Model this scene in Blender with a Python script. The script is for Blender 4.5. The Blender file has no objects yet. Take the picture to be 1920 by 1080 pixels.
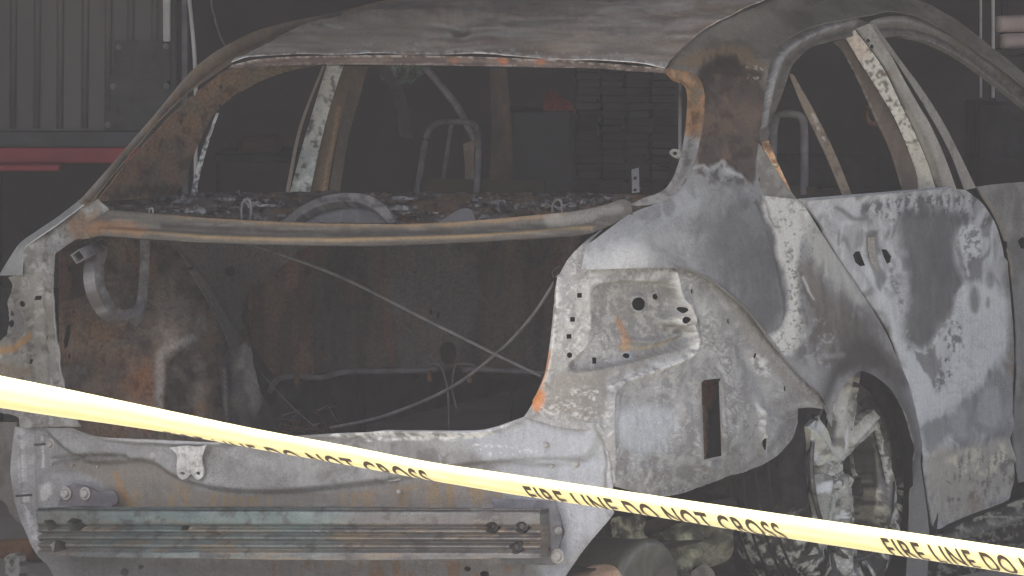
import bpy, math, random
import numpy as np
from mathutils import Vector, Matrix
from mathutils.geometry import delaunay_2d_cdt

R = math.radians
sc = bpy.context.scene
# ------------------------------------------------------------------ camera, sky, sun, exposure
CAM_H, PITCH, FPX = 1.6, R(3.63), 9600.0
cam_data = bpy.data.cameras.new("camera")
cam_data.sensor_width = 36.0
cam_data.lens = FPX / 1920 * 36
cam_data.clip_start = 0.1
cam_data.clip_end = 2000
cam = bpy.data.objects.new("camera", cam_data)
sc.collection.objects.link(cam)
cam.location = (0, 0, CAM_H)
cam.rotation_euler = (math.pi / 2 - PITCH, 0, 0)
sc.camera = cam

SUN_EL, SUN_AZ = R(63), R(205)        # azimuth measured clockwise from +Y: behind the camera, to the left
world = bpy.data.worlds.new("World")
sc.world = world
world.use_nodes = True
wn = world.node_tree.nodes
sky = wn.new("ShaderNodeTexSky")
sky.sky_type = 'NISHITA'
sky.sun_disc = False
sky.sun_elevation = SUN_EL
sky.sun_rotation = SUN_AZ
sky.dust_density = 5.0
sky.air_density = 0.6
wn["Background"].inputs["Strength"].default_value = 0.15
world.node_tree.links.new(sky.outputs[0], wn["Background"].inputs["Color"])

sl = bpy.data.lights.new("sun", 'SUN')
sl.energy = 4.6
sl.angle = R(0.5)
sl.color = (1.0, 0.95, 0.86)
sun = bpy.data.objects.new("sun", sl)
sc.collection.objects.link(sun)
sun.location = (0, 0, 30)
sd = Vector((math.sin(SUN_AZ) * math.cos(SUN_EL), math.cos(SUN_AZ) * math.cos(SUN_EL), math.sin(SUN_EL)))
sun.rotation_euler = (-sd).to_track_quat('-Z', 'Y').to_euler()

sc.view_settings.view_transform = 'Standard'
sc.view_settings.look = 'None'
sc.view_settings.gamma = 1.0
sc.view_settings.use_curve_mapping = False
sc.view_settings.exposure = 0.98
sc.cycles.volume_step_rate = 1.0
sc.cycles.max_bounces = 8

# ------------------------------------------------------------------ frames of reference
CAR_LOC = Vector((-0.52, 12.0, 0.0))
CAR_ROT = Matrix.Rotation(R(-30), 3, 'Z') @ Matrix.Rotation(R(2.5), 3, 'X')
_Rc = np.array(CAR_ROT)
_Lc = np.array(CAR_LOC)
_C = np.array((0.0, 0.0, CAM_H))
_ct, _st = math.cos(PITCH), math.sin(PITCH)
_rgt, _fwd, _up = np.array((1.0, 0, 0)), np.array((0, _ct, -_st)), np.array((0, _st, _ct))

def rays(u, v, frame='car'):
    """view rays of the surveyed photo points, in the car's own frame or the world's"""
    u = np.asarray(u, float); v = np.asarray(v, float)
    d = _fwd + ((u - 960) / FPX)[..., None] * _rgt - ((v - 540) / FPX)[..., None] * _up
    if frame == 'car':
        return (_C - _Lc) @ _Rc, d @ _Rc
    return _C, d

AX = {'x': 0, 'y': 1, 'z': 2}
def at(u, v, ax, val, frame='car'):
    o, d = rays(u, v, frame)
    k = AX[ax]
    t = (val - o[k]) / d[..., k]
    return Vector((o + d * t[..., None]).tolist()) if np.ndim(u) == 0 else o + d * t[..., None]

def tps(ctrl, frame='car'):
    """smooth surface through surveyed points: returns depth t(u,v)"""
    U = np.array([[c[0], c[1]] for c in ctrl], float) / 200.0
    T = []
    for c in ctrl:
        o, d = rays(c[0], c[1], frame)
        k = AX[c[2]]
        T.append((c[3] - o[k]) / d[k])
    T = np.array(T); n = len(ctrl)
    def phi(r2):
        return np.where(r2 > 1e-12, 0.5 * r2 * np.log(np.maximum(r2, 1e-12)), 0)
    c0 = U.mean(0)
    if n < 2:
        return lambda u, v: np.full(np.shape(u), T.mean())
    _, sv, Vt = np.linalg.svd(U - c0, full_matrices=False)
    D = Vt[[k for k in range(len(sv)) if k == 0 or sv[k] / math.sqrt(n) * 200 > 8]].T          # directions the survey really spans
    def poly(Q):
        return np.c_[np.ones(len(Q)), (Q - c0) @ D]
    P = poly(U); q = P.shape[1]
    W = (U - c0) @ D
    r2 = ((W[:, None] - W[None]) ** 2).sum(-1)
    A = np.zeros((n + q, n + q)); A[:n, :n] = phi(r2) + np.eye(n) * 0.02; A[:n, n:] = P; A[n:, :n] = P.T
    w = np.linalg.lstsq(A, np.r_[T, np.zeros(q)], rcond=None)[0]
    def f(u, v):
        Q = np.c_[np.ravel(u), np.ravel(v)] / 200.0
        r = (((Q - c0) @ D)[:, None] - W[None])
        return (phi((r ** 2).sum(-1)) @ w[:n] + poly(Q) @ w[n:]).reshape(np.shape(u))
    return f

# ------------------------------------------------------------------ noise and polygon tools
def _hash(ix, iy, s):
    h = (ix.astype(np.int64) * 374761393 + iy.astype(np.int64) * 668265263 + s * 974634777) & 0xffffffff
    h = ((h ^ (h >> 13)) * 1274126177) & 0xffffffff
    return ((h ^ (h >> 16)) & 0xffff) / 65535.0

def vnoise(x, y, s=0):
    ix, iy = np.floor(x), np.floor(y)
    fx, fy = x - ix, y - iy
    fx = fx * fx * fx * (fx * (fx * 6 - 15) + 10); fy = fy * fy * fy * (fy * (fy * 6 - 15) + 10)
    a, b = _hash(ix, iy, s), _hash(ix + 1, iy, s)
    c, d = _hash(ix, iy + 1, s), _hash(ix + 1, iy + 1, s)
    return (a * (1 - fx) + b * fx) * (1 - fy) + (c * (1 - fx) + d * fx) * fy

def fbm(x, y, s=0, o=4, g=0.55):
    t, a, n = 0, 1.0, 0
    for i in range(o):
        t = t + a * vnoise(x * 2 ** i + 17.3 * i, y * 2 ** i - 9.1 * i, s + i); n += a; a *= g
    return t / n

def sstep(a, b, x):
    t = np.clip((x - a) / (b - a + 1e-9), 0, 1)
    return t * t * (3 - 2 * t)

def inside(px, py, P):
    r = np.zeros(np.shape(px), bool)
    n = len(P); j = n - 1
    for i in range(n):
        xi, yi = P[i][:2]; xj, yj = P[j][:2]
        if yi != yj:
            r ^= ((yi > py) != (yj > py)) & (px < (xj - xi) * (py - yi) / (yj - yi) + xi)
        j = i
    return r

def pdist(px, py, P, closed=True):
    d = np.full(np.shape(px), 1e9)
    n = len(P)
    for i in range(n if closed else n - 1):
        ax, ay = P[i][:2]; bx, by = P[(i + 1) % n][:2]
        ex, ey = bx - ax, by - ay
        L = ex * ex + ey * ey + 1e-9
        t = np.clip(((px - ax) * ex + (py - ay) * ey) / L, 0, 1)
        d = np.minimum(d, np.hypot(px - ax - t * ex, py - ay - t * ey))
    return d

def smooth(P, closed=True, seg=8.0):
    """Catmull-Rom through the points; a point with a third element is a sharp corner"""
    n = len(P); out = []
    A = [np.array(p[:2], float) for p in P]; c = [len(p) > 2 for p in P]
    for i in range(n if closed else n - 1):
        p1, p2 = A[i], A[(i + 1) % n]
        p0 = A[i - 1] if (closed or i > 0) else p1
        p3 = A[(i + 2) % n] if (closed or i + 2 < n) else p2
        t1 = (p2 - p0) / 2; t2 = (p3 - p1) / 2
        if c[i]: t1 = (p2 - p1)
        if c[(i + 1) % n]: t2 = (p2 - p1)
        L = np.linalg.norm(p2 - p1)
        for q, t in ((1, t1), (2, t2)):
            l = np.linalg.norm(t)
            if l > 1.3 * L: t *= 1.3 * L / l
        m = max(1, int(round(L / seg)))
        for k in range(m):
            t = k / m
            h = (2 * t ** 3 - 3 * t * t + 1) * p1 + (t ** 3 - 2 * t * t + t) * t1 + (-2 * t ** 3 + 3 * t * t) * p2 + (t ** 3 - t * t) * t2
            out.append((h[0], h[1]))
    if not closed: out.append(tuple(A[-1]))
    return out

def circle(u, v, r, ry=None, n=12, a0=0.0):
    ry = r if ry is None else ry
    return [(u + r * math.cos(a0 + 2 * math.pi * k / n), v + ry * math.sin(a0 + 2 * math.pi * k / n)) for k in range(n)]

def rect(u, v, w, h, rot=0.0):
    c, s = math.cos(rot), math.sin(rot)
    return [(u + c * a * w / 2 - s * b * h / 2, v + s * a * w / 2 + c * b * h / 2) for a, b in ((-1, -1), (1, -1), (1, 1), (-1, 1))]

# ------------------------------------------------------------------ colour
GAIN, VEIL = 2.35, 0.046
HAZE = 0.0036
def lin(c):
    c = np.asarray(c, float) / 255.0
    return np.where(c <= 0.04045, c / 12.92, ((c + 0.055) / 1.055) ** 2.4)

def alb(c, gain=None):
    a = np.clip((lin(c) - VEIL) * (gain or GAIN), 0.006, 0.8)
    g = (a @ np.array((.25, .6, .15)))
    return (a * .72 + g * .28) * np.array((.985, 1.0, .95))

# paint layers: ('p',poly,rgb,soft,warp,a) filled stain; ('l',line,rgb,w,soft,warp,a) streak or band; ('n',rgb,sx,sy,thr,soft,a[,poly,psoft]) mottling
def paint(u, v, base, layers, seed=1, gain=None):
    col = np.tile(alb(base, gain), (len(u), 1))
    for k, L in enumerate(layers):
        s = seed * 31 + k * 7
        kind = L[0]
        if kind == 'p':
            _, P, rgb, soft, warp, a = L[:6]
            P = smooth(P, True, 10)
            wu = u + (fbm(u / 34, v / 34, s) - .5) * 2.2 * warp; wv = v + (fbm(u / 34, v / 34, s + 50) - .5) * 2.2 * warp + (fbm(u / 6, v / 50, s + 31) - .5) * 2.6 * warp
            d = pdist(wu, wv, P); d = np.where(inside(wu, wv, P), d, -d)
            m = sstep(-soft, soft, d) * a
        elif kind == 'l':
            _, P, rgb, w, soft, warp, a = L[:7]
            P = smooth(P, False, 10)
            wu = u + (fbm(u / 26, v / 26, s) - .5) * 2.2 * warp; wv = v + (fbm(u / 26, v / 26, s + 50) - .5) * 2.2 * warp
            d = pdist(wu, wv, P, False)
            m = sstep(w / 2 + soft, max(0, w / 2 - soft), d) * a
        elif kind == 'm':                             # smoke marbling: long flowing sweeps between bare ash and rgb
            _, rgb, sx, sy, amp, k0, a = L[:7]
            wu = u + (fbm(u / sx, v / sy, s + 70, 3) - .5) * amp * 2; wv = v + (fbm(u / sx, v / sy, s + 90, 3) - .5) * amp * 3
            wu = wu + (fbm(wu / sx * 2, wv / sy * 2, s + 11, 3) - .5) * amp * .7
            nz = fbm(wu / sx, wv / sy, s, 3, .45)
            f = .5 + .5 * np.sin((nz - .5) * k0)
            m = sstep(.1, .95, f) * a
            if len(L) > 7 and L[7]:
                P = smooth(L[7], True, 10); d = pdist(u, v, P); d = np.where(inside(u, v, P), d, -d)
                m = m * sstep(-14, 14, d)
        elif kind == 'c':                             # thin scorch rings: iso-lines of a drifting field
            _, rgb, sx, sy, k0, w, a = L[:7]
            q = (sx + sy) * .5
            wu = u + (fbm(u / q, v / q, s + 70) - .5) * q * 1.6; wv = v + (fbm(u / q, v / q, s + 90) - .5) * q * 1.6
            nz = fbm(wu / sx, wv / sy, s, 4, .5) * k0
            m = np.exp(-((nz - np.round(nz)) / w) ** 2) * a * sstep(.35, .6, fbm(u / 40, v / 40, s + 5))
            if len(L) > 7 and L[7]:
                P = smooth(L[7], True, 10); d = pdist(u, v, P); d = np.where(inside(u, v, P), d, -d)
                m = m * sstep(-10, 10, d)
        else:
            _, rgb, sx, sy, thr, soft, a = L[:7]
            q = (sx + sy) * .5                        # smoky: the pattern drifts and frays
            wu = u + (fbm(u / sx / 1.7, v / sy / 1.7, s + 70) - .5) * sx * 1.3; wv = v + (fbm(u / sx / 1.7, v / sy / 1.7, s + 90) - .5) * sy * 1.3
            nz = fbm(wu / sx, wv / sy, s, 6, .6)
            if len(L) == 7 and q > 18: soft, a = soft * 1.7, a * .8
            m = sstep(thr - soft, thr + soft, nz) * a
            if len(L) > 7 and L[7]:
                P = smooth(L[7], True, 10)
                wu = u + (fbm(u / 30, v / 30, s + 9) - .5) * 16; wv = v + (fbm(u / 30, v / 30, s + 59) - .5) * 16
                d = pdist(wu, wv, P); d = np.where(inside(wu, wv, P), d, -d)
                ps = L[8] if len(L) > 8 else 8
                m = m * sstep(-ps, ps, d)
        if kind in 'pl' and L[-1] == 'n':
            m = m * sstep(.38, .58, fbm(u / 9, v / 9, s + 3))
        col = col * (1 - m[:, None]) + alb(rgb, gain) * m[:, None]
    return col

# ------------------------------------------------------------------ materials
MATS = {}
def nodes(name):
    m = bpy.data.materials.new(name); m.use_nodes = True
    nt = m.node_tree
    return m, nt, nt.nodes["Principled BSDF"]

def painted(name, rough=0.75, metal=0.0, grain=0.35, gscale=160, bump=0.25, bscale=90, spec=0.35, rvar=0.2):
    """burnt sheet metal: colour from the painted stains, grain, pitting and uneven gloss from noise"""
    m, nt, b = nodes(name)
    N = nt.nodes.new; L = nt.links.new
    at_ = N("ShaderNodeAttribute"); at_.attribute_name = "col"
    tc = N("ShaderNodeTexCoord")
    n1 = N("ShaderNodeTexNoise"); n1.inputs["Scale"].default_value = gscale; n1.inputs["Detail"].default_value = 5; n1.inputs["Roughness"].default_value = .65
    L(tc.outputs["Object"], n1.inputs["Vector"])
    mr = N("ShaderNodeMapRange"); mr.inputs[1].default_value = .3; mr.inputs[2].default_value = .7
    mr.inputs[3].default_value = 1 - grain; mr.inputs[4].default_value = 1 + grain
    L(n1.outputs["Fac"], mr.inputs[0])
    mx = N("ShaderNodeMix"); mx.data_type = 'RGBA'; mx.blend_type = 'MULTIPLY'; mx.inputs[0].default_value = 1
    L(at_.outputs["Color"], mx.inputs[6]); L(mr.outputs[0], mx.inputs[7])
    ns = N("ShaderNodeTexNoise"); ns.inputs["Scale"].default_value = 330; ns.inputs["Detail"].default_value = 3      # char specks, in drifts
    L(tc.outputs["Object"], ns.inputs["Vector"])
    nl = N("ShaderNodeTexNoise"); nl.inputs["Scale"].default_value = 9; nl.inputs["Detail"].default_value = 5
    L(tc.outputs["Object"], nl.inputs["Vector"])
    ad = N("ShaderNodeMath"); ad.operation = 'MULTIPLY_ADD'; ad.inputs[1].default_value = .55
    L(nl.outputs["Fac"], ad.inputs[0]); L(ns.outputs["Fac"], ad.inputs[2])
    sp = N("ShaderNodeMapRange"); sp.inputs[1].default_value = .90; sp.inputs[2].default_value = .98; sp.inputs[3].default_value = 1.0; sp.inputs[4].default_value = .62
    L(ad.outputs[0], sp.inputs[0])
    mpv = N("ShaderNodeMapping"); mpv.inputs["Scale"].default_value = (1, 1, .12)
    L(tc.outputs["Object"], mpv.inputs["Vector"])
    nr = N("ShaderNodeTexNoise"); nr.inputs["Scale"].default_value = 70; nr.inputs["Detail"].default_value = 4
    L(mpv.outputs[0], nr.inputs["Vector"])
    rs = N("ShaderNodeMapRange"); rs.inputs[1].default_value = .3; rs.inputs[2].default_value = .7; rs.inputs[3].default_value = .93; rs.inputs[4].default_value = 1.07
    L(nr.outputs["Fac"], rs.inputs[0])
    mm = N("ShaderNodeMath"); mm.operation = 'MULTIPLY'; L(sp.outputs[0], mm.inputs[0]); L(rs.outputs[0], mm.inputs[1])
    mx2 = N("ShaderNodeMix"); mx2.data_type = 'RGBA'; mx2.blend_type = 'MULTIPLY'; mx2.inputs[0].default_value = 1
    L(mx.outputs[2], mx2.inputs[6]); L(mm.outputs[0], mx2.inputs[7])
    L(mx2.outputs[2], b.inputs["Base Color"])
    n2 = N("ShaderNodeTexNoise"); n2.inputs["Scale"].default_value = bscale; n2.inputs["Detail"].default_value = 6
    L(tc.outputs["Object"], n2.inputs["Vector"])
    bp = N("ShaderNodeBump"); bp.inputs["Strength"].default_value = bump; bp.inputs["Distance"].default_value = .004
    L(n2.outputs["Fac"], bp.inputs["Height"]); L(bp.outputs[0], b.inputs["Normal"])
    n3 = N("ShaderNodeTexNoise"); n3.inputs["Scale"].default_value = 14; n3.inputs["Detail"].default_value = 4
    L(tc.outputs["Object"], n3.inputs["Vector"])
    rr = N("ShaderNodeMapRange"); rr.inputs[1].default_value = .3; rr.inputs[2].default_value = .7
    rr.inputs[3].default_value = max(.05, rough - rvar); rr.inputs[4].default_value = min(1, rough + rvar)
    L(n3.outputs["Fac"], rr.inputs[0]); L(rr.outputs[0], b.inputs["Roughness"])
    b.inputs["Metallic"].default_value = metal
    b.inputs["Specular IOR Level"].default_value = spec
    MATS[name] = m
    return m

def plain(name, c1, c2, scale=6.0, rough=0.8, metal=0.0, bump=0.3, bscale=40, detail=6, stretch=(1, 1, 1), spec=0.4):
    """procedural two-tone surface; colours are linear albedo"""
    m, nt, b = nodes(name)
    N = nt.nodes.new; L = nt.links.new
    tc = N("ShaderNodeTexCoord"); mp = N("ShaderNodeMapping"); mp.inputs["Scale"].default_value = stretch
    L(tc.outputs["Object"], mp.inputs["Vector"])
    n1 = N("ShaderNodeTexNoise"); n1.inputs["Scale"].default_value = scale; n1.inputs["Detail"].default_value = detail; n1.inputs["Roughness"].default_value = .6
    L(mp.outputs[0], n1.inputs["Vector"])
    cr = N("ShaderNodeValToRGB")
    cr.color_ramp.elements[0].position = .35; cr.color_ramp.elements[0].color = (*c1, 1)
    cr.color_ramp.elements[1].position = .65; cr.color_ramp.elements[1].color = (*c2, 1)
    L(n1.outputs["Fac"], cr.inputs[0]); L(cr.outputs[0], b.inputs["Base Color"])
    n2 = N("ShaderNodeTexNoise"); n2.inputs["Scale"].default_value = bscale; n2.inputs["Detail"].default_value = 5
    L(mp.outputs[0], n2.inputs["Vector"])
    bp = N("ShaderNodeBump"); bp.inputs["Strength"].default_value = bump; bp.inputs["Distance"].default_value = .005
    L(n2.outputs["Fac"], bp.inputs["Height"]); L(bp.outputs[0], b.inputs["Normal"])
    b.inputs["Roughness"].default_value = rough; b.inputs["Metallic"].default_value = metal
    b.inputs["Specular IOR Level"].default_value = spec
    MATS[name] = m
    return m

painted("burnt_metal", .72, 0, .15, 170, .25, 110)
painted("burnt_rough", .85, 0, .35, 120, .6, 70, .2)
painted("bare_steel", .42, .55, .16, 200, .12, 140, .5, .12)
painted("melted_alloy", .34, .55, .25, 90, .5, 60, .6, .12)
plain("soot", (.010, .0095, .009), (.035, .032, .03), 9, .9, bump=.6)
plain("char_brown", (.022, .016, .012), (.06, .042, .03), 7, .85, bump=.5)
plain("rust_orange", (.10, .045, .02), (.22, .11, .05), 16, .85, bump=.5)
plain("ash_pale", (.25, .25, .24), (.5, .49, .47), 22, .9, bump=.5)
plain("tube_steel", (.12, .115, .118), (.22, .21, .205), 20, .6, .2, .3)
plain("dark_steel", (.05, .05, .055), (.1, .1, .105), 18, .5, .3, .2)
plain("bolt_zinc", (.3, .29, .27), (.5, .49, .46), 60, .45, .4, .2)
plain("concrete", (.32, .30, .27), (.46, .44, .40), 1.2, .9, bump=.4, bscale=30)
plain("asphalt", (.28, .27, .25), (.36, .35, .32), 2.0, .9, bump=.5, bscale=60)
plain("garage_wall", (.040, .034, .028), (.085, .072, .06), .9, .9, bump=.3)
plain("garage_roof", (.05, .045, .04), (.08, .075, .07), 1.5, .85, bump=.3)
plain("ribbed_steel", (.07, .065, .06), (.12, .11, .10), 2.2, .6, .1, .2, stretch=(1, 1, .25))
plain("red_paint", (.22, .012, .02), (.33, .02, .03), 5, .5, 0, .1)
plain("black_plate", (.025, .027, .028), (.045, .046, .048), 6, .5, 0, .15)
plain("white_paint", (.40, .40, .37), (.58, .57, .53), 9, .5, 0, .1)
plain("beige_roll", (.45, .36, .31), (.62, .5, .43), 5, .7, 0, .1)
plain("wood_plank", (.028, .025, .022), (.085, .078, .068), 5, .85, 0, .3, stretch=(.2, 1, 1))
plain("green_cloth", (.05, .08, .05), (.10, .15, .10), 6, .9)
plain("red_cloth", (.05, .02, .018), (.09, .03, .025), 6, .9)
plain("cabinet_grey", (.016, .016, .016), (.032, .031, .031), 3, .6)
plain("copper_bare", (.62, .36, .20), (.85, .58, .36), 40, .32, .85, .4)
plain("ash_green", (.07, .068, .045), (.30, .29, .20), 14, .85, bump=.6)
plain("tyre_rubber", (.008, .008, .008), (.022, .022, .022), 30, .7, 0, .5)

# ------------------------------------------------------------------ object builders
col = sc.collection
def tag(o, label=None, cat=None, group=None, kind=None):
    if label: o["label"] = label
    if cat: o["category"] = cat
    if group: o["group"] = group
    if kind: o["kind"] = kind
    return o

def empty(name, loc=(0, 0, 0), rot=None, parent=None):
    e = bpy.data.objects.new(name, None)
    e.empty_display_size = .2
    e.location = loc
    if rot is not None: e.rotation_euler = rot
    e.parent = parent
    col.objects.link(e)
    return e

def mesh(name, V, F, mat, parent=None, smooth_=False, colors=None, solid=0.0, off=-1.0):
    me = bpy.data.meshes.new(name)
    V = np.asarray(V, float)
    me.from_pydata(V.tolist(), [], [tuple(f) for f in F])
    me.materials.append(MATS[mat])
    if smooth_: me.polygons.foreach_set("use_smooth", [True] * len(me.polygons))
    if colors is not None:
        a = me.attributes.new("col", 'FLOAT_COLOR', 'POINT')
        a.data.foreach_set("color", np.c_[colors, np.ones(len(colors))].astype(np.float32).ravel())
    me.update()
    o = bpy.data.objects.new(name, me)
    o.parent = parent
    col.objects.link(o)
    if solid:
        md = o.modifiers.new("thickness", 'SOLIDIFY'); md.thickness = solid; md.offset = off
    return o

def tri_region(P, holes, step):
    B = smooth(P, True, step)
    loops = [B] + [smooth(h, True, max(2.0, step * .8)) if len(h) > 6 else [tuple(q[:2]) for q in h] for h in holes]
    pts, edges = [], []
    for lp in loops:
        i0 = len(pts); pts += lp; n = len(lp)
        edges += [(i0 + i, i0 + (i + 1) % n) for i in range(n)]
    a = np.array(B)
    lo, hi = a.min(0), a.max(0)
    gx = np.arange(lo[0] + step / 2, hi[0], step); gy = np.arange(lo[1] + step / 2, hi[1], step * .87)
    X, Y = np.meshgrid(gx, gy); X[1::2] += step / 2
    X, Y = X.ravel(), Y.ravel()
    k = inside(X, Y, B) & (pdist(X, Y, B) > step * .45)
    for h in loops[1:]:
        k &= ~inside(X, Y, h) & (pdist(X, Y, h) > step * .4)
    allp = pts + list(zip(X[k].tolist(), Y[k].tolist()))
    r = delaunay_2d_cdt([Vector(p) for p in allp], edges, [], 0, 1e-4)
    V = np.array([(p.x, p.y) for p in r[0]]); F = np.array([f for f in r[2] if len(f) == 3])
    c = V[F].mean(1)
    k = inside(c[:, 0], c[:, 1], B)
    for h in loops[1:]:
        k &= ~inside(c[:, 0], c[:, 1], h)
    return V, F[k]

def relief_h(u, v, rel):
    h = np.zeros(len(u))
    for r in rel:
        if r[0] == 'p':                      # raised or sunk area: poly, height m, soft px
            P = smooth(r[1], True, 8); d = pdist(u, v, P); d = np.where(inside(u, v, P), d, -d)
            h += sstep(-r[3], r[3], d) * r[2]
        elif r[0] == 'l':                    # ridge or groove: line, width px, height m
            P = smooth(r[1], False, 8); d = pdist(u, v, P, False)
            h += np.exp(-(d / (r[2] / 2)) ** 2) * r[3]
        elif r[0] == 'b':                    # dimple: u, v, radius px, height m
            h += np.exp(-((u - r[1]) ** 2 + (v - r[2]) ** 2) / r[3] ** 2) * r[4]
        elif r[0] == 'n':                    # crumple: sx, sy, height m
            h += (fbm(u / r[1], v / r[2], 77) - .5) * r[3]
    return h

def panel(name, P, ctrl, parent, base=(110, 110, 112), layers=(), rel=(), holes=(), step=6.0, thick=.003, mat="burnt_metal", frame='car', gain=None, seed=1, smooth_=True):
    UV, F = tri_region(P, holes, step)
    u, v = UV[:, 0], UV[:, 1]
    t = tps(ctrl, frame)(u, v)
    o, d = rays(u, v, frame)
    V = o + d * t[:, None]
    N = np.zeros_like(V)
    n = np.cross(V[F[:, 1]] - V[F[:, 0]], V[F[:, 2]] - V[F[:, 0]])
    flip = np.einsum('ij,ij->i', n, d[F[:, 0]]) > 0
    F[flip] = F[flip][:, ::-1]; n[flip] *= -1
    for k in range(3): np.add.at(N, F[:, k], n)
    N /= np.linalg.norm(N, axis=1, keepdims=True) + 1e-12
    if rel: V = V + N * relief_h(u, v, rel)[:, None]
    c = paint(u, v, base, layers, seed, gain)
    if thick:                               # give the sheet its gauge: back face and cut edges
        n0 = len(V)
        E = np.sort(np.concatenate([F[:, [0, 1]], F[:, [1, 2]], F[:, [2, 0]]]), 1)
        D = np.concatenate([F[:, [0, 1]], F[:, [1, 2]], F[:, [2, 0]]])
        key = E[:, 0] * n0 + E[:, 1]
        _, idx, cnt = np.unique(key, return_index=True, return_counts=True)
        be = D[idx[cnt == 1]]
        B = V - N * thick
        ia, ib = be[:, 0], be[:, 1]; m = len(be)
        W = np.concatenate([V[ia], V[ib], B[ib], B[ia]])
        q = 2 * n0 + np.arange(m)
        walls = np.c_[q + m, q, q + 3 * m, q + 2 * m].tolist()
        faces = F.tolist() + (F[:, ::-1] + n0).tolist() + walls
        V = np.concatenate([V, B, W]); c = np.concatenate([c, c, c[ia], c[ib], c[ib], c[ia]])
    else: faces = F.tolist()
    return mesh(name, V, faces, mat, parent, smooth_, c)

def tube(name, pts, r, mat, parent, n=8, closed=False, cap=True, colors=None):
    """round bar along 3D points; r may be a list"""
    Q = [Vector(p) for p in pts]
    rs = r if isinstance(r, (list, tuple)) else [r] * len(Q)
    V, F = [], []
    up = Vector((0.13, 0.21, 0.97)).normalized()
    for i, p in enumerate(Q):
        t = (Q[min(i + 1, len(Q) - 1)] - Q[max(i - 1, 0)]).normalized()
        a = t.cross(up)
        if a.length < .05: a = t.cross(Vector((1, 0, 0)))
        a.normalize(); b = t.cross(a)
        for k in range(n):
            th = 2 * math.pi * k / n
            V.append(p + (a * math.cos(th) + b * math.sin(th)) * rs[i])
    for i in range(len(Q) - 1):
        for k in range(n):
            F.append((i * n + k, i * n + (k + 1) % n, (i + 1) * n + (k + 1) % n, (i + 1) * n + k))
    if cap:
        F.append(tuple(range(n))[::-1]); F.append(tuple((len(Q) - 1) * n + k for k in range(n)))
    return mesh(name, [tuple(p) for p in V], F, mat, parent, True)

def spline3(pts, seg=6):
    Q = [Vector(p) for p in pts]; out = []
    for i in range(len(Q) - 1):
        p0, p1, p2, p3 = Q[max(i - 1, 0)], Q[i], Q[i + 1], Q[min(i + 2, len(Q) - 1)]
        for k in range(seg):
            t = k / seg
            out.append(.5 * ((2 * p1) + (p2 - p0) * t + (2 * p0 - 5 * p1 + 4 * p2 - p3) * t * t + (3 * p1 - p0 - 3 * p2 + p3) * t ** 3))
    out.append(Q[-1])
    return out

def box(name, c, s, mat, parent=None, rot=None, bevel=.004):
    V = [(sx * s[0] / 2, sy * s[1] / 2, sz * s[2] / 2) for sx in (-1, 1) for sy in (-1, 1) for sz in (-1, 1)]
    M = (rot.to_3x3() if rot is not None else Matrix.Identity(3))
    V = [tuple(M @ Vector(p) + Vector(c)) for p in V]
    F = [(0, 1, 3, 2), (4, 6, 7, 5), (0, 4, 5, 1), (2, 3, 7, 6), (0, 2, 6, 4), (1, 5, 7, 3)]
    o = mesh(name, V, F, mat, parent)
    if bevel:
        md = o.modifiers.new("bevel", 'BEVEL'); md.width = bevel; md.segments = 2
    return o

def bolt(p, nrm, r, parent, name="bolt", mat="bolt_zinc", h=.008, washer=True):
    """hex head on a washer, standing on p along nrm"""
    n = Vector(nrm).normalized()
    a = n.orthogonal().normalized(); b = n.cross(a)
    V, F = [], []
    prof = [(1.45, 0, 20), (1.45, .25, 20), (1.0, .25, 6), (1.0, 1.0, 6), (.8, 1.15, 6)] if washer else [(1, 0, 6), (1, 1, 6), (.8, 1.15, 6)]
    m = 12
    for rr, hh, _ in prof:
        for k in range(m):
            th = 2 * math.pi * k / m
            q = rr * (1 if _ == 20 else (1.0 if k % 2 == 0 else .9))
            V.append(tuple(Vector(p) + (a * math.cos(th) + b * math.sin(th)) * r * q + n * h * hh))
    for i in range(len(prof) - 1):
        for k in range(m):
            F.append((i * m + k, i * m + (k + 1) % m, (i + 1) * m + (k + 1) % m, (i + 1) * m + k))
    F.append(tuple((len(prof) - 1) * m + k for k in range(m)))
    return mesh(name, V, F, mat, parent)
# ------------------------------------------------------------------ the setting: yard and garage
def sheet(name, x0, x1, y0, y1, z, mat, parent=None):
    return mesh(name, [(x0, y0, z), (x1, y0, z), (x1, y1, z), (x0, y1, z)], [(0, 1, 2, 3)], mat, parent)
g = sheet("ground", -80, 80, -80, 80, 0, "asphalt"); tag(g, kind="structure")
slab = box("garage_slab", (0, 14.6, .002), (12, 10.2, .024), "concrete", None, None, 0); tag(slab, kind="structure")

GX0, GX1, GY0, GY1, GH = -5.5, 5.5, 9.9, 19.4, 3.6  # unseen roof: height and front edge set for the light reaching the car
gar = tag(empty("garage", (0, GY1, .014)), "dark open-fronted garage with sooty brown walls around the burned car", "garage")
def gpart(name, c, s, mat):
    return box(name, (c[0], c[1] - GY1, c[2] - .014), s, mat, gar, None, 0)
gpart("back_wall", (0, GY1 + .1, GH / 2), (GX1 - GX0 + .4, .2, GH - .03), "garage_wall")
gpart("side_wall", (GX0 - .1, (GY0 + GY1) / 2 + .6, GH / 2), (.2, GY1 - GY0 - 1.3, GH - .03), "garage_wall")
gpart("side_wall", (GX1 + .1, 17.6, GH / 2), (.2, 3.5, GH - .03), "garage_wall")      # short wall: unseen opening added to let light onto door and wheel
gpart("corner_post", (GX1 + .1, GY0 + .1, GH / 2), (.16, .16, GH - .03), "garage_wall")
gpart("roof", (0, (GY0 + GY1) / 2 + .1, GH + .08), (GX1 - GX0 + .8, GY1 - GY0 + .6, .16), "garage_roof")
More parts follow.
